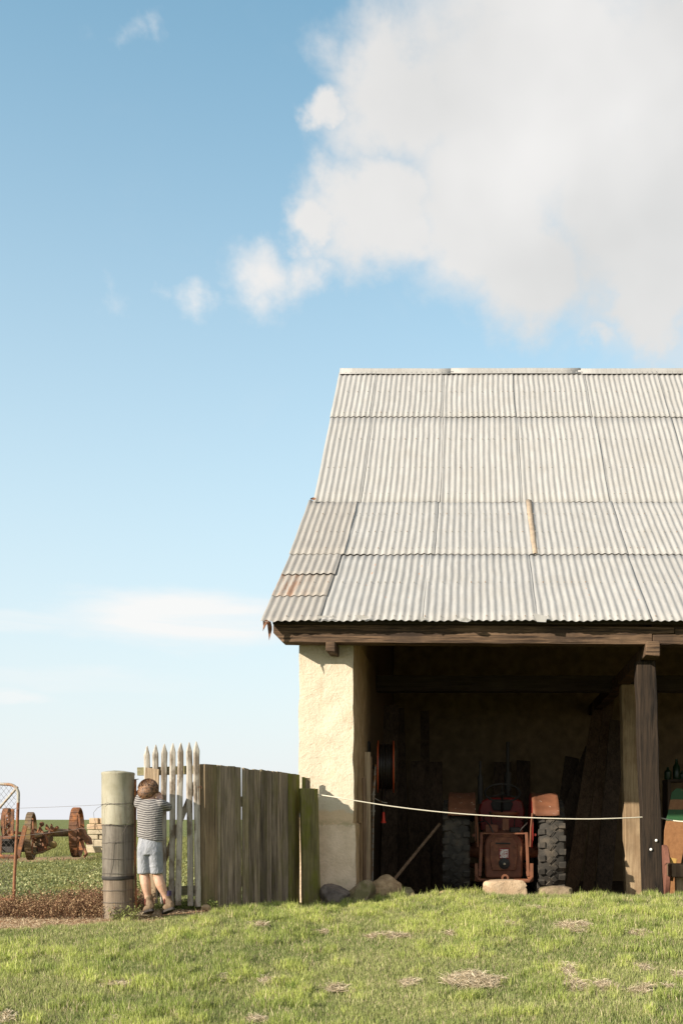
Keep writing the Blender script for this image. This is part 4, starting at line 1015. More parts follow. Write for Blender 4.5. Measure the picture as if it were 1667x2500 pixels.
iron_wheel(im, 76, 2041, 19.6, .415, .105, 13.5, m=IRON2)
iron_wheel(im, 188, 2032, 20.4, .45, .14, 10.5)
mb = MB(); mb.tube([P(80, 2042, 19.6), P(115, 2036, 20), P(135, 2033, 20.1), P(186, 2033, 20.4)], [.04, .05, .075, .07], 10); mb.build('axle', IRON2, im, smooth=True)
mb = MB()
rdm = random.Random(4)
mb.box(P(93, 2066, 20)+Vector((0, -.15, 0)), P(119, 2042, 20)+Vector((0, .25, 0)))
mb.tube([P(92, 2064, 19.9), P(112, 2046, 19.9), P(135, 2022, 20)], .045, 8)
mb.build('gear_case', IRON2, im, bevel=.02)
mb = MB(); mb.lathe([(.05, -.03), (.2, -.02), (.21, 0), (.2, .02), (.05, .03)], 20, Matrix.Translation(P(100, 2056, 19.9)) @ Matrix.Rotation(R(55), 4, 'Z') @ Matrix.Rotation(R(90), 4, 'Y')); mb.build('gear_wheel', IRON, im, smooth=True)
mb = MB()
for pts in [((118, 2012), (116, 2026), (128, 2028)), ((130, 2011), (134, 2024), (126, 2030)), ((105, 2022), (98, 2036), (112, 2034))]:
    mb.prism([tuple(P(a, b_, 20).xz) for a, b_ in pts], 19.9, 19.96)
mb.build('guard_plates', IRON, im)
mb = MB(); mb.tube([P(92, 2034, 19.9), P(103, 2012, 19.9)], .02, 6); mb.ell(P(103, 2012, 19.9), (.045, .045, .045), n=8, m=6); mb.tube([P(112, 2040, 19.9), P(143, 2019, 19.9)], .03, 6); mb.tube([P(84, 2052, 19.8), P(100, 2030, 19.9)], .025, 6); mb.build('levers', IRON, im, smooth=True)
for k in range(9):
    mb = MB(); a = 96+k*3.2; mb.tube([P(a, 2066-k*.6, 19.9), P(a+.8, 2072-k*.5, 19.8), P(a-.5, 2077-k*.6, 19.7)], .008, 5); mb.build('tine', IRON, im)
mb = MB(); mb.tube([P(82, 2085, 19.7), P(105, 2080, 19.7), P(132, 2068, 19.8)], .018, 6); mb.ell(P(131, 2062, 19.8), (.07, .05, .07), n=10, m=7); mb.build('cutter_bar', IRON2, im, smooth=True)
mb = MB(); mb.prism([tuple(P(a, b_, 20.2).xz) for a, b_ in [(186, 2022), (208, 2024), (212, 2036), (222, 2046), (226, 2062), (216, 2062), (206, 2048), (197, 2050), (190, 2040)]], 20.1, 20.25); mb.build('side_frame', IRON, im, bevel=.01)
mb = MB(); mb.tube([P(187, 2040, 20.2), P(187, 2072, 20.1), P(184, 2088, 20.1)], .03, 6); mb.tube([P(196, 2045, 20.2), P(204, 2065, 20.1), P(212, 2085, 20.0), P(206, 2092, 20)], .03, 6); mb.build('struts', RUSTO, im, smooth=True)
im2 = thing('farm_implement', P(15, 2098, 19), 'rusty iron machine frame with one spoked wheel behind the mesh gate', 'farm machine')
iron_wheel(im2, 18, 2010, 19.4, .27, .09, 10, 8, False, m=RUSTO)
mb = MB(); mb.box(P(-60, 2048, 19)+Vector((0, 0, 0)), P(55, 2041, 19)+Vector((0, .08, 0))); mb.build('frame_rail', RUSTO, im2, bevel=.005)
mb = MB(); mb.box(P(-60, 2082, 19.2), P(36, 2047, 19.2)+Vector((0, .5, 0))); mb.build('hopper', TDARK, im2, bevel=.01)
mb = MB(); mb.plank(P(44, 2094, 18.9), P(63, 2016, 18.9), .07, .03, (0, -1, 0), n=3); mb.plank(P(31, 2040, 18.9), P(32, 1975, 18.9), .05, .03, (0, -1, 0), n=3); mb.plank(P(10, 2040, 18.9), P(9, 1990, 18.9), .03, .03, (0, -1, 0), n=3); mb.plank(P(0, 2094, 18.9), P(3, 2040, 18.9), .05, .03, (0, -1, 0), n=3)
mb.build('uprights', IRON, im2)
mb = MB(); mb.tube([P(-20, 2090, 18.9), P(44, 2092, 18.9)], .04, 6); mb.tube([P(20, 2030, 18.9), P(62, 2036, 19.1)], .03, 6); mb.build('lower_bars', IRON, im2)
iron_wheel(im2, -40, 2042, 19.2, .42, .1, 12, 10, False, m=IRON2)

# stone blocks behind the post
blk = 0
rows = [(2068, 2050, [210, 231, 262]), (2049, 2038, [214, 240, 262]), (2037, 2026, [214, 262]), (2025, 2012, [213, 234, 262]), (2011, 1997, [218, 241, 262])]
st = thing('stone_stack', P(235, 2070, 21.5), 'stack of squared pale stone blocks half hidden behind the round gatepost', 'stone blocks')
for r_, (b0, t0, xs) in enumerate(rows):
    for i in range(len(xs)-1):
        mb = MB(); a = P(xs[i]+.4, b0, 21.5); c_ = P(xs[i+1]-.4, t0, 21.5)
        mb.box((a.x, 21.5+random.uniform(-.03, .03), a.z), (c_.x, 22.0, c_.z)); o = mb.build('stone_block', STONE if r_ < 3 else ROCKL, st, bevel=.015)
mb = MB(); a = P(211, 2082, 21.0); c_ = P(264, 2066, 21.0); mb.box((a.x, 21.0, a.z), (c_.x, 21.2, c_.z)); single(mb, 'timber_beam', wood('pale_beam', (.40, .33, .22), (.52, .44, .30), 'x'), a, 'pale squared timber lying at the foot of the stone blocks', 'timber', bevel=.01)

# ---------------------------------------------------------------- the child
BO = Vector(((362-CX)/F*8.65, 8.65, .842))
boy = thing('person', BO, 'child seen from behind in striped top and pale shorts on tiptoe beside the gatepost', 'child')
BM = Matrix.Translation(BO)
class BB(MB):
    def build(s, name, m, parent=None, **kw):
        s.v = [BM @ v for v in s.v]; return MB.build(s, name, m, parent if parent is not None else boy, **kw)
    def limb(s, pts, rs, n=12):
        """tapered limb with rounded ends"""
        P_ = smoothpts([Vector(p) for p in pts], 4); m_ = len(P_)
        r_ = np.interp(np.linspace(0, len(rs)-1, m_), range(len(rs)), rs)
        s.tube(P_, list(r_), n); s.ell(P_[0], (rs[0],)*3, n=10, m=7); s.ell(P_[-1], (rs[-1],)*3, n=10, m=7)
def skin_mat():
    m, t, b = mat('skin'); c = t.node('ShaderNodeTexCoord').outputs['Object']
    n = t.noise(c, 22, 4, .6)
    t.put(b.inputs['Base Color'], t.mix(t.ramp(n, .35, .65), (.46, .26, .17), (.55, .335, .24))); b.inputs['Roughness'].default_value = .5
    b.inputs['Subsurface Weight'].default_value = .08; b.inputs['Subsurface Radius'].default_value = (.02, .008, .004); return m
SKIN = skin_mat()
sL, sR = Vector((-.072, .02, .872)), Vector((.100, .02, .868))
elL, elR = Vector((-.090, .10, .960)), Vector((.128, .11, .845))
haL, haR = Vector((-.070, .19, .985)), Vector((.040, .20, .905))
HC = Vector((-.020, .075, .968))
mb = BB()
# head, face away from the camera and bowed forward
HT = Matrix.Rotation(R(-34), 3, 'X') @ Matrix.Rotation(R(8), 3, 'Y')
mb.ell(HC, (.068, .080, .083), HT); 
def hp(x, y, z): return HC+HT @ Vector((x, y, z))
mb.ell(hp(0, .030, -.045), (.050, .050, .045), HT); mb.ell(hp(0, .088, -.018), (.010, .012, .012), HT); mb.ell(hp(0, .076, -.006), (.007, .012, .02), HT)
for s in (-1, 1):
    mb.ell(hp(s*.069, -.002, -.012), (.007, .013, .019), HT); mb.ell(hp(s*.034, .062, -.028), (.02, .018, .02), HT)
mb.ell(hp(0, .074, -.044), (.018, .009, .005), HT); mb.ell(hp(0, .073, -.052), (.015, .009, .005), HT)
mb.limb([hp(0, -.01, -.05), (.008, .035, .885)], [.036, .040])
# trunk
mb.loft([((.016, 0, .53), (.075, 0, 0), (0, .06, 0)), ((.016, 0, .62), (.088, 0, 0), (0, .065, 0)), ((.014, .005, .72), (.082, 0, 0), (0, .058, 0)), ((.013, .012, .80), (.088, 0, 0), (0, .06, 0)), ((.013, .02, .87), (.080, 0, 0), (0, .052, 0)), ((.012, .028, .905), (.045, 0, 0), (0, .04, 0))], 16)
mb.limb([sL, elL], [.034, .026]); mb.limb([elL, haL], [.026, .018]); mb.limb([sR, elR], [.034, .026]); mb.limb([elR, haR], [.026, .018])
for hc_, s, up in ((haL, -1, Vector((0.1, .55, .83))), (haR, 1, Vector((-.35, .75, .55)))):
    up = up.normalized(); sd_ = up.cross(Vector((0, -1, .6))).normalized(); nr_ = sd_.cross(up)
    pm = hc_+up*.035; mb.loft([(hc_, sd_*.017, nr_*.012), (hc_+up*.02, sd_*.024, nr_*.011), (hc_+up*.045, sd_*.026, nr_*.010), (hc_+up*.055, sd_*.022, nr_*.008)], 10)
    for k, (o_, l_) in enumerate([(-.019, .030), (-.0065, .037), (.0065, .034), (.019, .026)]):
        b0 = hc_+up*.050+sd_*o_; mb.limb([b0, b0+up*l_*.5+nr_*.004, b0+up*l_*.85+nr_*.016], [.0062, .0058, .005], 8)
    b0 = hc_+up*.018-sd_*s*.018; mb.limb([b0, b0-sd_*s*.016+up*.014, b0-sd_*s*.020+up*.030+nr_*.006], [.0075, .007, .006], 8)
# legs
mb.limb([(-.020, 0, .55), (-.026, .004, .42), (-.030, .006, .33), (-.018, -.002, .245), (-.006, .008, .16), (-.002, .018, .09)], [.058, .052, .040, .039, .027, .023], 14)
mb.limb([(.050, 0, .55), (.058, .004, .42), (.070, .010, .32), (.098, .004, .235), (.126, .018, .165), (.140, .028, .10)], [.058, .050, .039, .038, .027, .023], 14)
mb.build('body', SKIN, remesh=.0052, smo=2)
for s in (-1, 1):
    mb = BB(); mb.ell(hp(s*.026, .071, .004), (.010, .008, .006), HT, n=10, m=7); mb.build('eye', WHITE, smooth=True)
    mb = BB(); mb.ell(hp(s*.026, .0775, .004), (.0042, .003, .0042), HT, n=8, m=6); mb.build('iris', TDARK, smooth=True)
mb = BB(); mb.ell(hp(0, .083, -.048), (.014, .003, .0016), HT, n=10, m=6); mb.build('mouth', flat('lip', (.5, .14, .11), .5), smooth=True)
# striped top
m, t, b = mat('striped_jersey'); c = t.node('ShaderNodeTexCoord').outputs['Object']; x, y, z = t.sep(c)
wv = t.math('MULTIPLY', t.math('SUBTRACT', t.noise(c, 9, 3, .5), .5), .014)
zz = t.math('ADD', t.math('ADD', z, wv), t.math('MULTIPLY', t.math('ABSOLUTE', t.math('SUBTRACT', x, .013)), .13))
fr = t.math('FRACT', t.math('DIVIDE', zz, .0138))
st_ = t.math('MULTIPLY', t.ramp(fr, .0, .08), t.ramp(fr, .60, .52))
t.put(b.inputs['Base Color'], t.mix(st_, (.36, .335, .31), (.035, .03, .036))); b.inputs['Roughness'].default_value = .9; b.inputs['Specular IOR Level'].default_value = .1
bump(t, b, t.noise(t.vec('MULTIPLY', c, (1, 1, 1.8)), 17, 4, .5, .8), .5, .02); STRIPE = m
mb = BB()
hem = [((.016, -.002, .592), (.098, 0, -.022), (0, .076, 0)), ((.015, -.002, .63), (.099, 0, -.010), (0, .076, 0)), ((.013, 0, .70), (.096, 0, 0), (0, .070, 0)), ((.012, .006, .77), (.098, 0, 0), (0, .071, 0)), ((.012, .014, .835), (.102, 0, 0), (0, .070, 0)), ((.012, .022, .880), (.090, 0, 0), (0, .060, 0)), ((.010, .034, .908), (.050, 0, 0), (0, .046, 0))]
mb.loft(hem, 20)
mb.limb([sL, elL*.75+sL*.25], [.045, .037]); mb.limb([sL+Vector((.02, 0, 0)), elL], [.04, .034]); mb.limb([sR+Vector((-.01, 0, 0)), elR*.85+sR*.15], [.044, .038])
mb.build('striped_top', STRIPE, remesh=.006, smo=4)
# shorts
m, t, b = mat('pale_cotton'); c = t.node('ShaderNodeTexCoord').outputs['Object']; n = t.noise(t.vec('MULTIPLY', c, (1, 1, .6)), 15, 5, .6, 1.)
t.put(b.inputs['Base Color'], t.mix(t.ramp(n, .35, .65), (.24, .245, .27), (.31, .312, .33))); b.inputs['Roughness'].default_value = .9; b.inputs['Specular IOR Level'].default_value = .1
bump(t, b, n, .7, .03); SHORT = m
mb = BB()
mb.loft([((.015, 0, .475), (.094, 0, 0), (0, .080, 0)), ((.015, -.002, .53), (.098, 0, 0), (0, .083, 0)), ((.015, 0, .59), (.090, 0, 0), (0, .072, 0)), ((.015, 0, .625), (.084, 0, 0), (0, .066, 0))], 20)
mb.loft([((-.028, 0, .325), (.053, 0, 0), (0, .060, 0)), ((-.029, 0, .40), (.054, 0, 0), (0, .064, 0)), ((-.027, -.002, .50), (.055, 0, 0), (0, .076, 0)), ((-.02, 0, .56), (.05, 0, 0), (0, .07, 0))], 18)
mb.loft([((.068, .004, .325), (.050, 0, 0), (0, .060, 0)), ((.065, .002, .40), (.051, 0, 0), (0, .064, 0)), ((.058, -.002, .50), (.055, 0, 0), (0, .076, 0)), ((.05, 0, .56), (.05, 0, 0), (0, .07, 0))], 18)
mb.build('shorts', SHORT, remesh=.0055, smo=3)
# hair
m, t, b = mat('auburn_hair'); c, oi = coords(t, False); n = t.noise(t.vec('MULTIPLY', c, (1, .3, 1)), 90, 4, .6, 1.)
t.put(b.inputs['Base Color'], t.mix(t.ramp(n, .38, .62), (.045, .02, .010), (.27, .135, .06))); b.inputs['Roughness'].default_value = .45; bump(t, b, n, .6, .01); HAIR = m
mb = BB(); 
mb.ell(hp(0, -.014, .014), (.075, .078, .080), HT, n=24, m=16); mb.ell(hp(0, -.036, -.026), (.066, .058, .068), HT, n=20, m=12)
rdh = random.Random(8); crn = Vector((.012, -.045, .070)).normalized(); c1_ = crn.cross(Vector((1, 0, 0))).normalized(); c2_ = crn.cross(c1_)
for k in range(95):
    a = rdh.uniform(0, 6.28); r0 = rdh.uniform(.05, 1.35); pts = []
    for i in range(4):
        th = r0+.16*i; aa = a+.5*th; d = crn*math.cos(th)+(c1_*math.cos(aa)+c2_*math.sin(aa))*math.sin(th)
        if d.y > .55 and d.z < .3: break
        lf = 1.0+(.035 if i == 3 else .0)*rdh.uniform(0, 2)
        pts.append(hp(d.x*.075*lf, -.016+d.y*.078*lf, .010+d.z*.081*lf))
    if len(pts) == 4: mb.tube(pts, [.005, .008, .007, .0025], 6)
cap = mb.build('hair', HAIR, remesh=.005, smo=1)
mb = BB(); rdm = random.Random(3)
crown = Vector((.012, -.045, .070)).normalized()
e1 = crown.cross(Vector((1, 0, 0))).normalized(); e2 = crown.cross(e1)
for k in range(1500):
    a = rdm.uniform(0, 2*math.pi); r0 = rdm.uniform(.02, 1.25); ln = rdm.uniform(.25, .55); pts = []
    for i in range(4):
        th = r0+ln*i/3; aa = a+.55*th+rdm.uniform(-.03, .03)
        d = crown*math.cos(th)+(e1*math.cos(aa)+e2*math.sin(aa))*math.sin(th)
        if d.y > .62 and d.z < .35: break
        lift = 1.0+.035*math.sin(k*1.7)+(.05 if i == 3 else .02)
        low = max(0, -d.z)
        q = hp(d.x*.0755*lift, -.016+d.y*(.080-low*.015)*lift, .010+d.z*.083*lift)
        pts.append(q)
    if len(pts) == 4: mb.tube(pts, [.0022, .0024, .0018, .0006], 3, cap=False)
o = mb.build('hair_strands', HAIR, cap, smooth=True); tag(o, kind='stuff')
# socks and boots
SOCK = flat('navy_sock', (.05, .035, .08), .9, nz=.3); SUEDE = flat('brown_suede', (.13, .085, .05), .85, nz=.25, scale=25, bs=.3, c2=(.19, .13, .08), thr=(.45, .6)); SOLE = flat('dark_sole', (.04, .032, .028), .8); GORE = flat('maroon_elastic', (.13, .03, .02), .85)
def boot(ank, heel, toe, sock):
    """ank: ankle point; heel and toe: ground-side points"""
    ank, heel, toe = map(Vector, (ank, heel, toe)); f = (toe-heel); L = f.length; f = f.normalized(); side = f.cross(Vector((0, 0, 1))).normalized(); up = side.cross(f)
    mb = BB(); mb.limb([ank+Vector((0, 0, .035)), ank], [.031, .030], 12)
    mb.limb([ank, heel+f*.035+up*.035], [.030, .031], 12)
    rings = [(heel+f*.004+up*.028, side*.018, up*.022), (heel+f*.03+up*.032, side*.030, up*.034), (heel+f*L*.5+up*.032, side*.031, up*.031), (heel+f*L*.72+up*.024, side*.035, up*.024), (heel+f*L*.92+up*.020, side*.030, up*.019), (heel+f*L+up*.017, side*.014, up*.010)]
    mb.loft(rings, 14); bt = mb.build('boot', SUEDE, remesh=.0045, smo=2)
    mb = BB(); n = 20; lo = []; hi = []
    for k in range(n):
        a = 2*math.pi*k/n; u = (math.cos(a)*.5+.5); w_ = (.030 if u < .4 else .037)*math.sin(a)
        q = heel+f*(L*1.02*u-.002)+side*w_; lo.append(q-up*.010); hi.append(q+up*.006)
    mb.add(lo+hi, [list(range(n))[::-1], list(range(n, 2*n))]+[(k, (k+1) % n, n+(k+1) % n, n+k) for k in range(n)])
    mb.build('sole', SOLE, bt)
    mb = BB(); mb.tube([heel+f*.018-up*.014, heel+f*.018-up*.004], .024, 12); mb.build('heel', SOLE, bt)
    mb = BB()
    for s in (-1, 1):
        q = ank-Vector((0, 0, .002)); mb.ell(q+side*.0255*s, (.009, .017, .033), None, n=10, m=8)
    mb.build('elastic_panel', GORE, bt, smooth=True)
    mb = BB(); mb.tube([ank+Vector((0, 0, .030)), ank+Vector((0, 0, .042+sock))], [.0305, .0295], 14); mb.build('sock', SOCK if sock > .01 else SUEDE, bt, smooth=True)
boot((.004, .012, .105), (.046, -.055, .052), (-.040, .085, .008), .0)
boot((.146, .030, .118), (.205, -.030, .062), (.095, .085, .008), .030)

# ---------------------------------------------------------------- vegetation
def quadmesh(name, V, loops, starts, cols, m):
    me = bpy.data.meshes.new(name); me.vertices.add(len(V)); me.vertices.foreach_set('co', V.astype(np.float32).ravel())
    me.loops.add(len(loops)); me.loops.foreach_set('vertex_index', loops.astype(np.int32))
    me.polygons.add(len(starts)); me.polygons.foreach_set('loop_start', starts.astype(np.int32)); me.update(calc_edges=True)
    ca = me.color_attributes.new('col', 'FLOAT_COLOR', 'POINT'); ca.data.foreach_set('color', np.concatenate([cols, np.ones((len(cols), 1))], 1).astype(np.float32).ravel())
    me.materials.append(m); o = bpy.data.objects.new(name, me); scn.collection.objects.link(o); return o
def blades(name, x, y, z, h, w, lean, az, col, m, face=None):
    """5-vertex bent blades"""
    n = len(x); rs = np.random.RandomState(n % 9973)
    fa = rs.uniform(0, math.pi, n) if face is None else face
    sx, sy = np.cos(fa)*w/2, np.sin(fa)*w/2
    lx, ly = np.cos(az)*lean*h, np.sin(az)*lean*h
    hv = h*np.sqrt(np.clip(1-lean**2, .05, 1))
    B = np.stack([x, y, z-.004], -1); S = np.stack([sx, sy, 0*sx], -1)
    Mi = B+np.stack([lx*.35, ly*.35, hv*.58], -1); Tp = B+np.stack([lx, ly, hv], -1)
    V = np.stack([B-S, B+S, Mi+S*.8, Mi-S*.8, Tp], 1).reshape(-1, 3)
    b = np.arange(n)[:, None]*5
    L = (b+np.array([0, 1, 2, 3, 3, 2, 4])[None]).ravel(); st = (np.arange(n)[:, None]*7+np.array([0, 4])[None]).ravel()
    return quadmesh(name, V, L, st, np.repeat(col, 5, 0), m)
def scatter(n, xa, xb, ya, yb, dens=None, seed=1):
    rs = np.random.RandomState(seed); u = rs.rand(n*3, 2)
    x = xa+(xb-xa)*u[:, 0]; y = ya+(yb-ya)*u[:, 1]
    keep = (x > (-1150/F*y-.9)) & (x < (517/F*y+1.0))
    if dens is not None: keep &= rs.rand(len(x)) < dens(x, y)
    return x[keep], y[keep], rs
# straw heaps: photo pixel centre, half sizes
HEAPS = [(1247, 2263, 22, 18), (1400, 2266, 48, 20), (1560, 2282, 28, 10), (1155, 2400, 72, 28), (1215, 2392, 22, 12), (997, 2403, 22, 12), (1385, 2380, 22, 30), (1400, 2412, 40, 16), (1475, 2412, 38, 12), (1590, 2418, 60, 16), (1570, 2365, 28, 12), (290, 2410, 40, 14), (545, 2393, 20, 8), (650, 2398, 26, 10), (820, 2420, 24, 14), (1098, 2283, 12, 10), (20, 2486, 30, 20), (280, 2496, 20, 8), (625, 2493, 25, 8), (940, 2290, 60, 10), (1660, 2390, 15, 14), (330, 2240, 60, 8), (640, 2262, 30, 8), (785, 2280, 18, 8), (1300, 2220, 25, 6), (1530, 2205, 20, 5)]
def heap_xy(px, py):
    k = (CY-py)/F
    D = 6.0
    for _ in range(60):
        z = float(gz((px-CX)/F*D, D)); D = .5*D+.5*min(max((z-EYE)/k, 4), 10.4)
    return (px-CX)/F*D, D
HP = []
for (px, py, a, b_) in HEAPS:
    hx, hy = heap_xy(px, py); HP.append((hx, hy, a/F*hy, max(b_/F*hy*3.2, .06)))
def heapd(x, y):
    d = np.zeros_like(x)
    for (hx, hy, a, b_) in HP: d = np.maximum(d, 1-((x-hx)/a)**2-((y-hy)/b_)**2)
    return np.clip(d+(fb2(x, y, 12, 3)-.5)*.9, 0, 1)*(d > -.3)
yb_front = lambda x: np.interp(x, [-6, -1.7, -1.2, -1.0, 3], [9, 10.3, 10.3, 10.44, 10.44])
def lawn_d(x, y):
    dm = masks(x, y); hd = heapd(x, y); n = fb2(x, y, 4.5, 3, 9.)
    return np.clip((1-dm*1.35), 0.0, 1)*np.clip(1-hd*1.6, .05, 1)*(.62+.5*n)*(y < yb_front(x)) 
x, y, rs = scatter(330000, -6.3, 3.1, 5.2, 10.5, lawn_d, 4)
n1 = fb2(x, y, 1.6, 3, 2.); n2 = fb2(x, y, 6., 3, 4.); n3_ = fb2(x, y, 14., 2, 6.)
tuft = sst(.53, .66, .55*n2+.3*n1+.15*n3_+.02)
near = masks(x, y)
h = (.020+.018*rs.rand(len(x)))*(1+1.0*tuft)*(.75+.5*n3_)*(1-.6*near); h *= np.where(y > 10.1, 1.25, 1)
h *= np.where(rs.rand(len(x)) < .04, 1.5, 1)
w_ = (.0022+.0016*rs.rand(len(x)))*(1+.5*tuft)
r1 = rs.rand(len(x)); 
ca = np.array([.27, .305, .09]); cb = np.array([.43, .44, .18]); cc_ = np.array([.47, .52, .125]); cd_ = np.array([.56, .46, .29]); ce = np.array([.13, .19, .045])
col = ca[None]*(1-n2[:, None])+cb[None]*n2[:, None]
col = col*(1-tuft[:, None]*.8)+cc_[None]*tuft[:, None]*.8
dk = sst(.45, .62, fb2(x, y, 2.4, 3, 30.))[:, None]*.45; col = col*(1-dk)+ce[None]*dk
dry = (rs.rand(len(x)) < .16+.5*near)[:, None]; col = np.where(dry, cd_[None]*(.7+.6*rs.rand(len(x), 1)), col)
col *= (.70+.62*rs.rand(len(x), 1))
o = blades('lawn_grass', x, y, gz(x, y), h, w_, rs.uniform(.05, .55, len(x)), rs.uniform(0, 6.28, len(x)), col, BLADE)
tag(o, 'mown green lawn with brighter tufts rising towards the barn', 'grass', kind='stuff')
# bright broad tufts
x0_, y0_, rs = scatter(900, -6, 3, 5.3, 10.3, lambda x, y: np.clip(sst(.50, .60, .5*fb2(x, y, 1.6, 3, 2.)+.5*fb2(x, y, 6., 3, 4.))+.03, 0, 1)*(masks(x, y) < .3), 8)
X = []; 
k_ = 26
cx_ = np.repeat(x0_, k_)+rs.normal(0, .028, len(x0_)*k_); cy_ = np.repeat(y0_, k_)+rs.normal(0, .028, len(x0_)*k_)
tone = np.repeat(rs.rand(len(x0_)), k_)
h = (.035+.035*rs.rand(len(cx_)))*np.repeat(.7+.6*rs.rand(len(x0_)), k_)
col = np.array([.22, .29, .065])[None]*(1-tone[:, None])+np.array([.47, .49, .14])[None]*tone[:, None]; col = col*(.8+.4*rs.rand(len(cx_), 1))
ok = cy_ < yb_front(cx_)
o = blades('grass_tufts', cx_[ok], cy_[ok], gz(cx_, cy_)[ok], h[ok], (.004+.002*rs.rand(len(cx_)))[ok], rs.uniform(.05, .5, ok.sum()), rs.uniform(0, 6.28, ok.sum()), col[ok], BLADE)
tag(o, 'broad bladed bright tufts standing above the lawn', 'grass', kind='stuff')
# clippings
def straw(name, xs_, ys_, zs_, rs, L0, L1, c0, c1, label, cat, wd=.0022):
    n = len(xs_); az = rs.uniform(0, 6.28, n); L = rs.uniform(L0, L1, n); dz = rs.uniform(-.35, .5, n)
    d = np.stack([np.cos(az), np.sin(az), dz], -1)*L[:, None]; B = np.stack([xs_, ys_, zs_], -1)
    S = np.stack([-np.sin(az), np.cos(az), rs.uniform(-1, 1, n)], -1)*wd/2
    bend = np.stack([rs.normal(0, .2, n), rs.normal(0, .2, n), rs.uniform(0, .5, n)], -1)*L[:, None]*.5
    V = np.stack([B-S, B+S, B+d*.5+bend+S, B+d*.5+bend-S, B+d], 1).reshape(-1, 3)
    b = np.arange(n)[:, None]*5
    Lp = (b+np.array([0, 1, 2, 3, 3, 2, 4])[None]).ravel(); st = (np.arange(n)[:, None]*7+np.array([0, 4])[None]).ravel()
    q = rs.rand(n, 1); col = (np.array(c0)[None]*(1-q)+np.array(c1)[None]*q)
    o = quadmesh(name, V, Lp, st, np.repeat(col, 5, 0), STRAW); return tag(o, label, cat, kind='stuff')
hx = []; hy = []; rs = np.random.RandomState(5); hz_ = []
for (a, b_, c_, d_) in HP:
    n = int(min(5200, max(400, 85000*c_*d_)))
    r_ = np.sqrt(rs.rand(n)); th = rs.uniform(0, 6.28, n)
    xx = a+c_*r_*np.cos(th)*1.05; yy = b_+d_*r_*np.sin(th)*1.05
    keep = fb2(xx, yy, 8, 3) > .28+.30*r_**2
    hx.append(xx[keep]); hy.append(yy[keep]); hz_.append((np.clip(1-r_[keep]**2, 0, 1)*.030*np.clip(n/1500, .3, 1.2))*rs.rand(keep.sum()))
hx = np.concatenate(hx); hy = np.concatenate(hy); hz_ = np.concatenate(hz_)
straw('dry_clippings', hx, hy, gz(hx, hy)+.010+hz_, rs, .02, .07, (.40, .31, .19), (.72, .60, .43), 'tan heaps of dried mowing clippings lying on the lawn', 'clippings')
x, y, rs = scatter(42000, -6.2, -1.3, 8.0, 10.6, lambda x, y: np.clip(masks(x, y), 0, 1)*np.clip(1.15-(y-8.3)*.9, .12, 1)*np.where(x < -2.7, 1, .6), 12)
straw('dead_grass', x, y, gz(x, y)+.004, rs, .012, .045, (.38, .28, .17), (.62, .50, .33), 'pale dead grass on the bare strip before gate and fence', 'dead grass', .002)
# short grass and broad leaved weeds of the paddock
def pad_d(x, y): return np.clip(1-masks(x, y)*1.4, 0, 1)
n = 110000; rs = np.random.RandomState(21)
y = 9.3+(44-9.3)*rs.rand(n)**2.1; x = (-1150/F*y-1.2)+rs.rand(n)*(((560-1150)/F*y+.6)-(-1150/F*y-1.2))
keep = (rs.rand(n) < pad_d(x, y)) & ~((x > -1.95) & (y > 9.0)) & ~((x > -2.25+(y-9.1)*.36-.06) & (y < 10.9))
x, y = x[keep], y[keep]; n = len(x); sc = np.clip(y/11, 1, 3)
nz = fb2(x, y, .8, 3, 3.)[:, None]
col = np.array([.14, .16, .045])*(1-nz)+np.array([.33, .31, .11])*nz; col = col*(.65+.7*rs.rand(n, 1))
o = blades('paddock_grass', x, y, gz(x, y), (.03+.05*rs.rand(n))*np.clip(y/12, 1, 1.8), .005*sc, rs.uniform(.1, .7, n), rs.uniform(0, 6.28, n), col, BLADE)
tag(o, 'rough green paddock grass beyond the gates', 'grass', kind='stuff')
n = 60000; y = 9.4+(19.5-9.4)*rs.rand(n)**1.4; x = (-1150/F*y-1.2)+rs.rand(n)*(((560-1150)/F*y+.6)-(-1150/F*y-1.2))
cl = fb2(x, y, 2.6, 3, 8.)
keep = (cl > .46) & (rs.rand(n) < pad_d(x, y)) & ~((x > -1.95) & (y > 9.0)) & ~((x > -2.3+(y-9.1)*.36-.06) & (y < 10.9)); x, y, cl = x[keep], y[keep], cl[keep]; n = len(x)
zc = gz(x, y)+.015+rs.rand(n)*.10*np.clip((cl-.44)*7, 0, 1)
s_ = (.007+.011*rs.rand(n)); nv = rs.normal(0, .6, (n, 3)); nv[:, 2] += 1.; nv /= np.linalg.norm(nv, axis=1, keepdims=True)
u = np.cross(nv, np.tile([1., .2, 0], (n, 1))); u /= np.linalg.norm(u, axis=1, keepdims=True); v = np.cross(nv, u)
C_ = np.stack([x, y, zc], -1); V = np.stack([C_-u*s_[:, None], C_+v*s_[:, None]*.8, C_+u*s_[:, None]*1.1, C_-v*s_[:, None]*.8], 1).reshape(-1, 3)
q = rs.rand(n, 1); col = np.array([.12, .15, .05])*(1-q)+np.array([.34, .34, .15])*q
fl = rs.rand(n) < .03; col[fl] = (.55, .5, .25)
o = quadmesh('paddock_weeds', V, np.arange(n*4), np.arange(n)*4, np.repeat(col, 4, 0), LEAFM); tag(o, 'low broad leaved green weeds matting the paddock', 'weeds', kind='stuff')
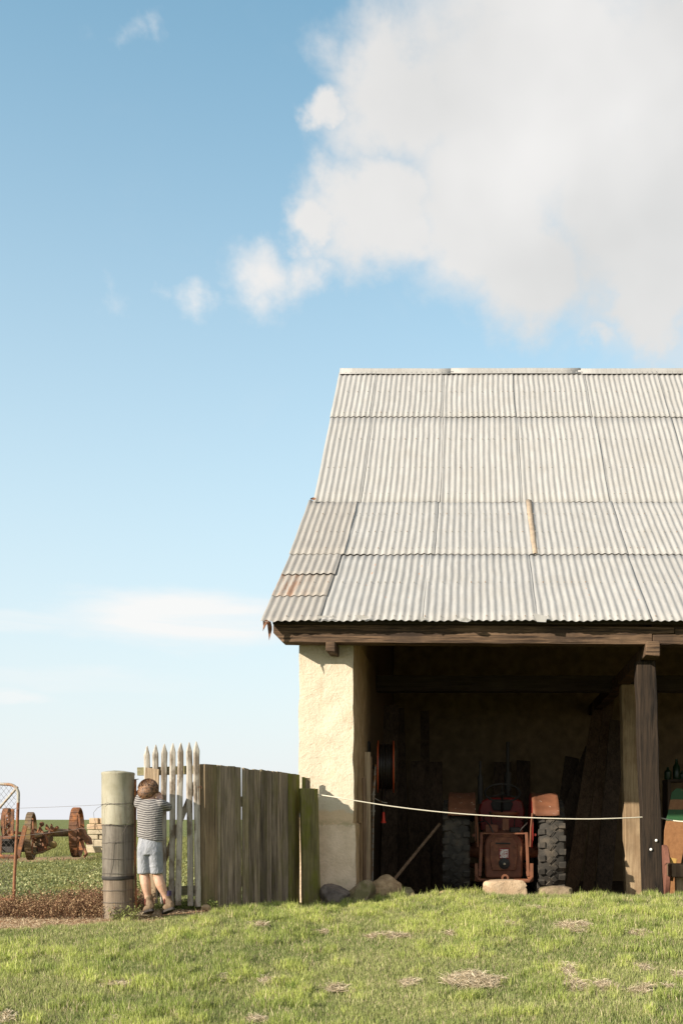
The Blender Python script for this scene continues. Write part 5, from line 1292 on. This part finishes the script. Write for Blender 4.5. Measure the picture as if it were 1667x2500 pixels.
# reddish dead weeds along the fence line
def weedpatch(name, cx, cy, rx, ry, ns, hh, label, c0, c1, seed, leafs=14):
    rs = np.random.RandomState(seed); mbv = []; V = []; L = []; S = []; C = []; vi = 0; li = 0
    for k in range(ns):
        a = cx+rs.uniform(-1, 1)*rx; b_ = cy+rs.uniform(-1, 1)*ry; g0 = float(gz(a, b_)); H = hh*rs.uniform(.4, 1.0)*(1.5 if rs.rand() < .08 else 1)
        H *= .6+.8*float(n3(np.array([[a*2.2, b_*2, 3.]]))[0])
        dx, dy = rs.normal(0, .35, 2)*H; sd_ = rs.uniform(0, 3.14); w0 = .0022
        prev = None; tone = rs.rand()
        for i in range(4):
            t = i/3; c = np.array([a+dx*t*t+rs.normal(0, .003), b_+dy*t*t, g0+H*t]); s = np.array([math.cos(sd_), math.sin(sd_), 0])*w0*(1-t*.7)
            V += [c-s, c+s]; C += [c0]*2
            if i: L += [vi-2, vi-1, vi+1, vi]; S.append(li); li += 4
            vi += 2
        for j in range(leafs):
            t = rs.uniform(.15, 1.02); c = np.array([a+dx*t*t, b_+dy*t*t, g0+H*t])+rs.normal(0, .012, 3); s = rs.uniform(.003, .008)
            u = rs.normal(0, 1, 3); u /= np.linalg.norm(u); v = np.cross(u, rs.normal(0, 1, 3)); v /= np.linalg.norm(v)+1e-6
            V += [c-u*s, c+v*s*.7, c+u*s*1.2, c-v*s*.7]; q = rs.rand(); C += [tuple(np.array(c0)*(1-q)+np.array(c1)*q)]*4
            L += [vi, vi+1, vi+2, vi+3]; S.append(li); li += 4; vi += 4
    o = quadmesh(name, np.array(V), np.array(L), np.array(S), np.array(C), STRAW); return tag(o, label, 'weeds', kind='stuff')
weedpatch('dead_weeds', -4.0, 8.86, 1.22, .26, 2900, .16, 'reddish brown dead weeds in a strip below the mesh gate', (.12, .055, .03), (.46, .31, .17), 3)
weedpatch('dead_weeds', -2.95, 8.96, .32, .12, 380, .17, 'reddish dead weeds bunched just left of the round gatepost', (.17, .075, .045), (.44, .27, .17), 4)
weedpatch('gatepost_weeds', -2.68, 8.57, .11, .04, 46, .15, 'small leafy weeds growing up the foot of the round gatepost', (.13, .12, .04), (.27, .30, .10), 6, 16)
weedpatch('gate_weeds', -2.33, 9.12, .22, .06, 200, .10, 'green weeds growing under the picket gate', (.10, .12, .03), (.28, .32, .09), 7, 16)
weedpatch('fence_weeds', -2.0, 9.72, .05, .08, 22, .09, 'few dark leaves at the foot of the board fence', (.08, .12, .03), (.18, .26, .07), 8, 14)
# crumbs and pebbles on the bare strip
n = 9000; x, y, rs = scatter(n, -6, -1.3, 8.0, 10.7, lambda x, y: (masks(x, y) > .3)*.5*((x < -2.9) | (y > 8.5)), 31)
n = len(x); s_ = rs.uniform(.002, .008, n)**1.0; C_ = np.stack([x, y, gz(x, y)+s_*.4], -1)
oct_ = np.array([[1, 0, 0], [0, 1, 0], [-1, 0, 0], [0, -1, 0], [0, 0, .7], [0, 0, -.5]]); V = (C_[:, None]+oct_[None]*s_[:, None, None]*(1+.4*rs.normal(size=(n, 6, 1)))).reshape(-1, 3)
F_ = np.array([[0, 1, 4], [1, 2, 4], [2, 3, 4], [3, 0, 4], [1, 0, 5], [2, 1, 5], [3, 2, 5], [0, 3, 5]]).ravel()
L = (np.arange(n)[:, None]*6+F_[None]).ravel(); q = rs.rand(n, 1); col = np.array([.22, .10, .055])*(1-q)+np.array([.48, .32, .20])*q
o = quadmesh('soil_crumbs', V, L, np.arange(n*8)*3, np.repeat(col, 6, 0), STRAW); tag(o, 'reddish soil crumbs on the bare strip along the gates', 'soil', kind='stuff')
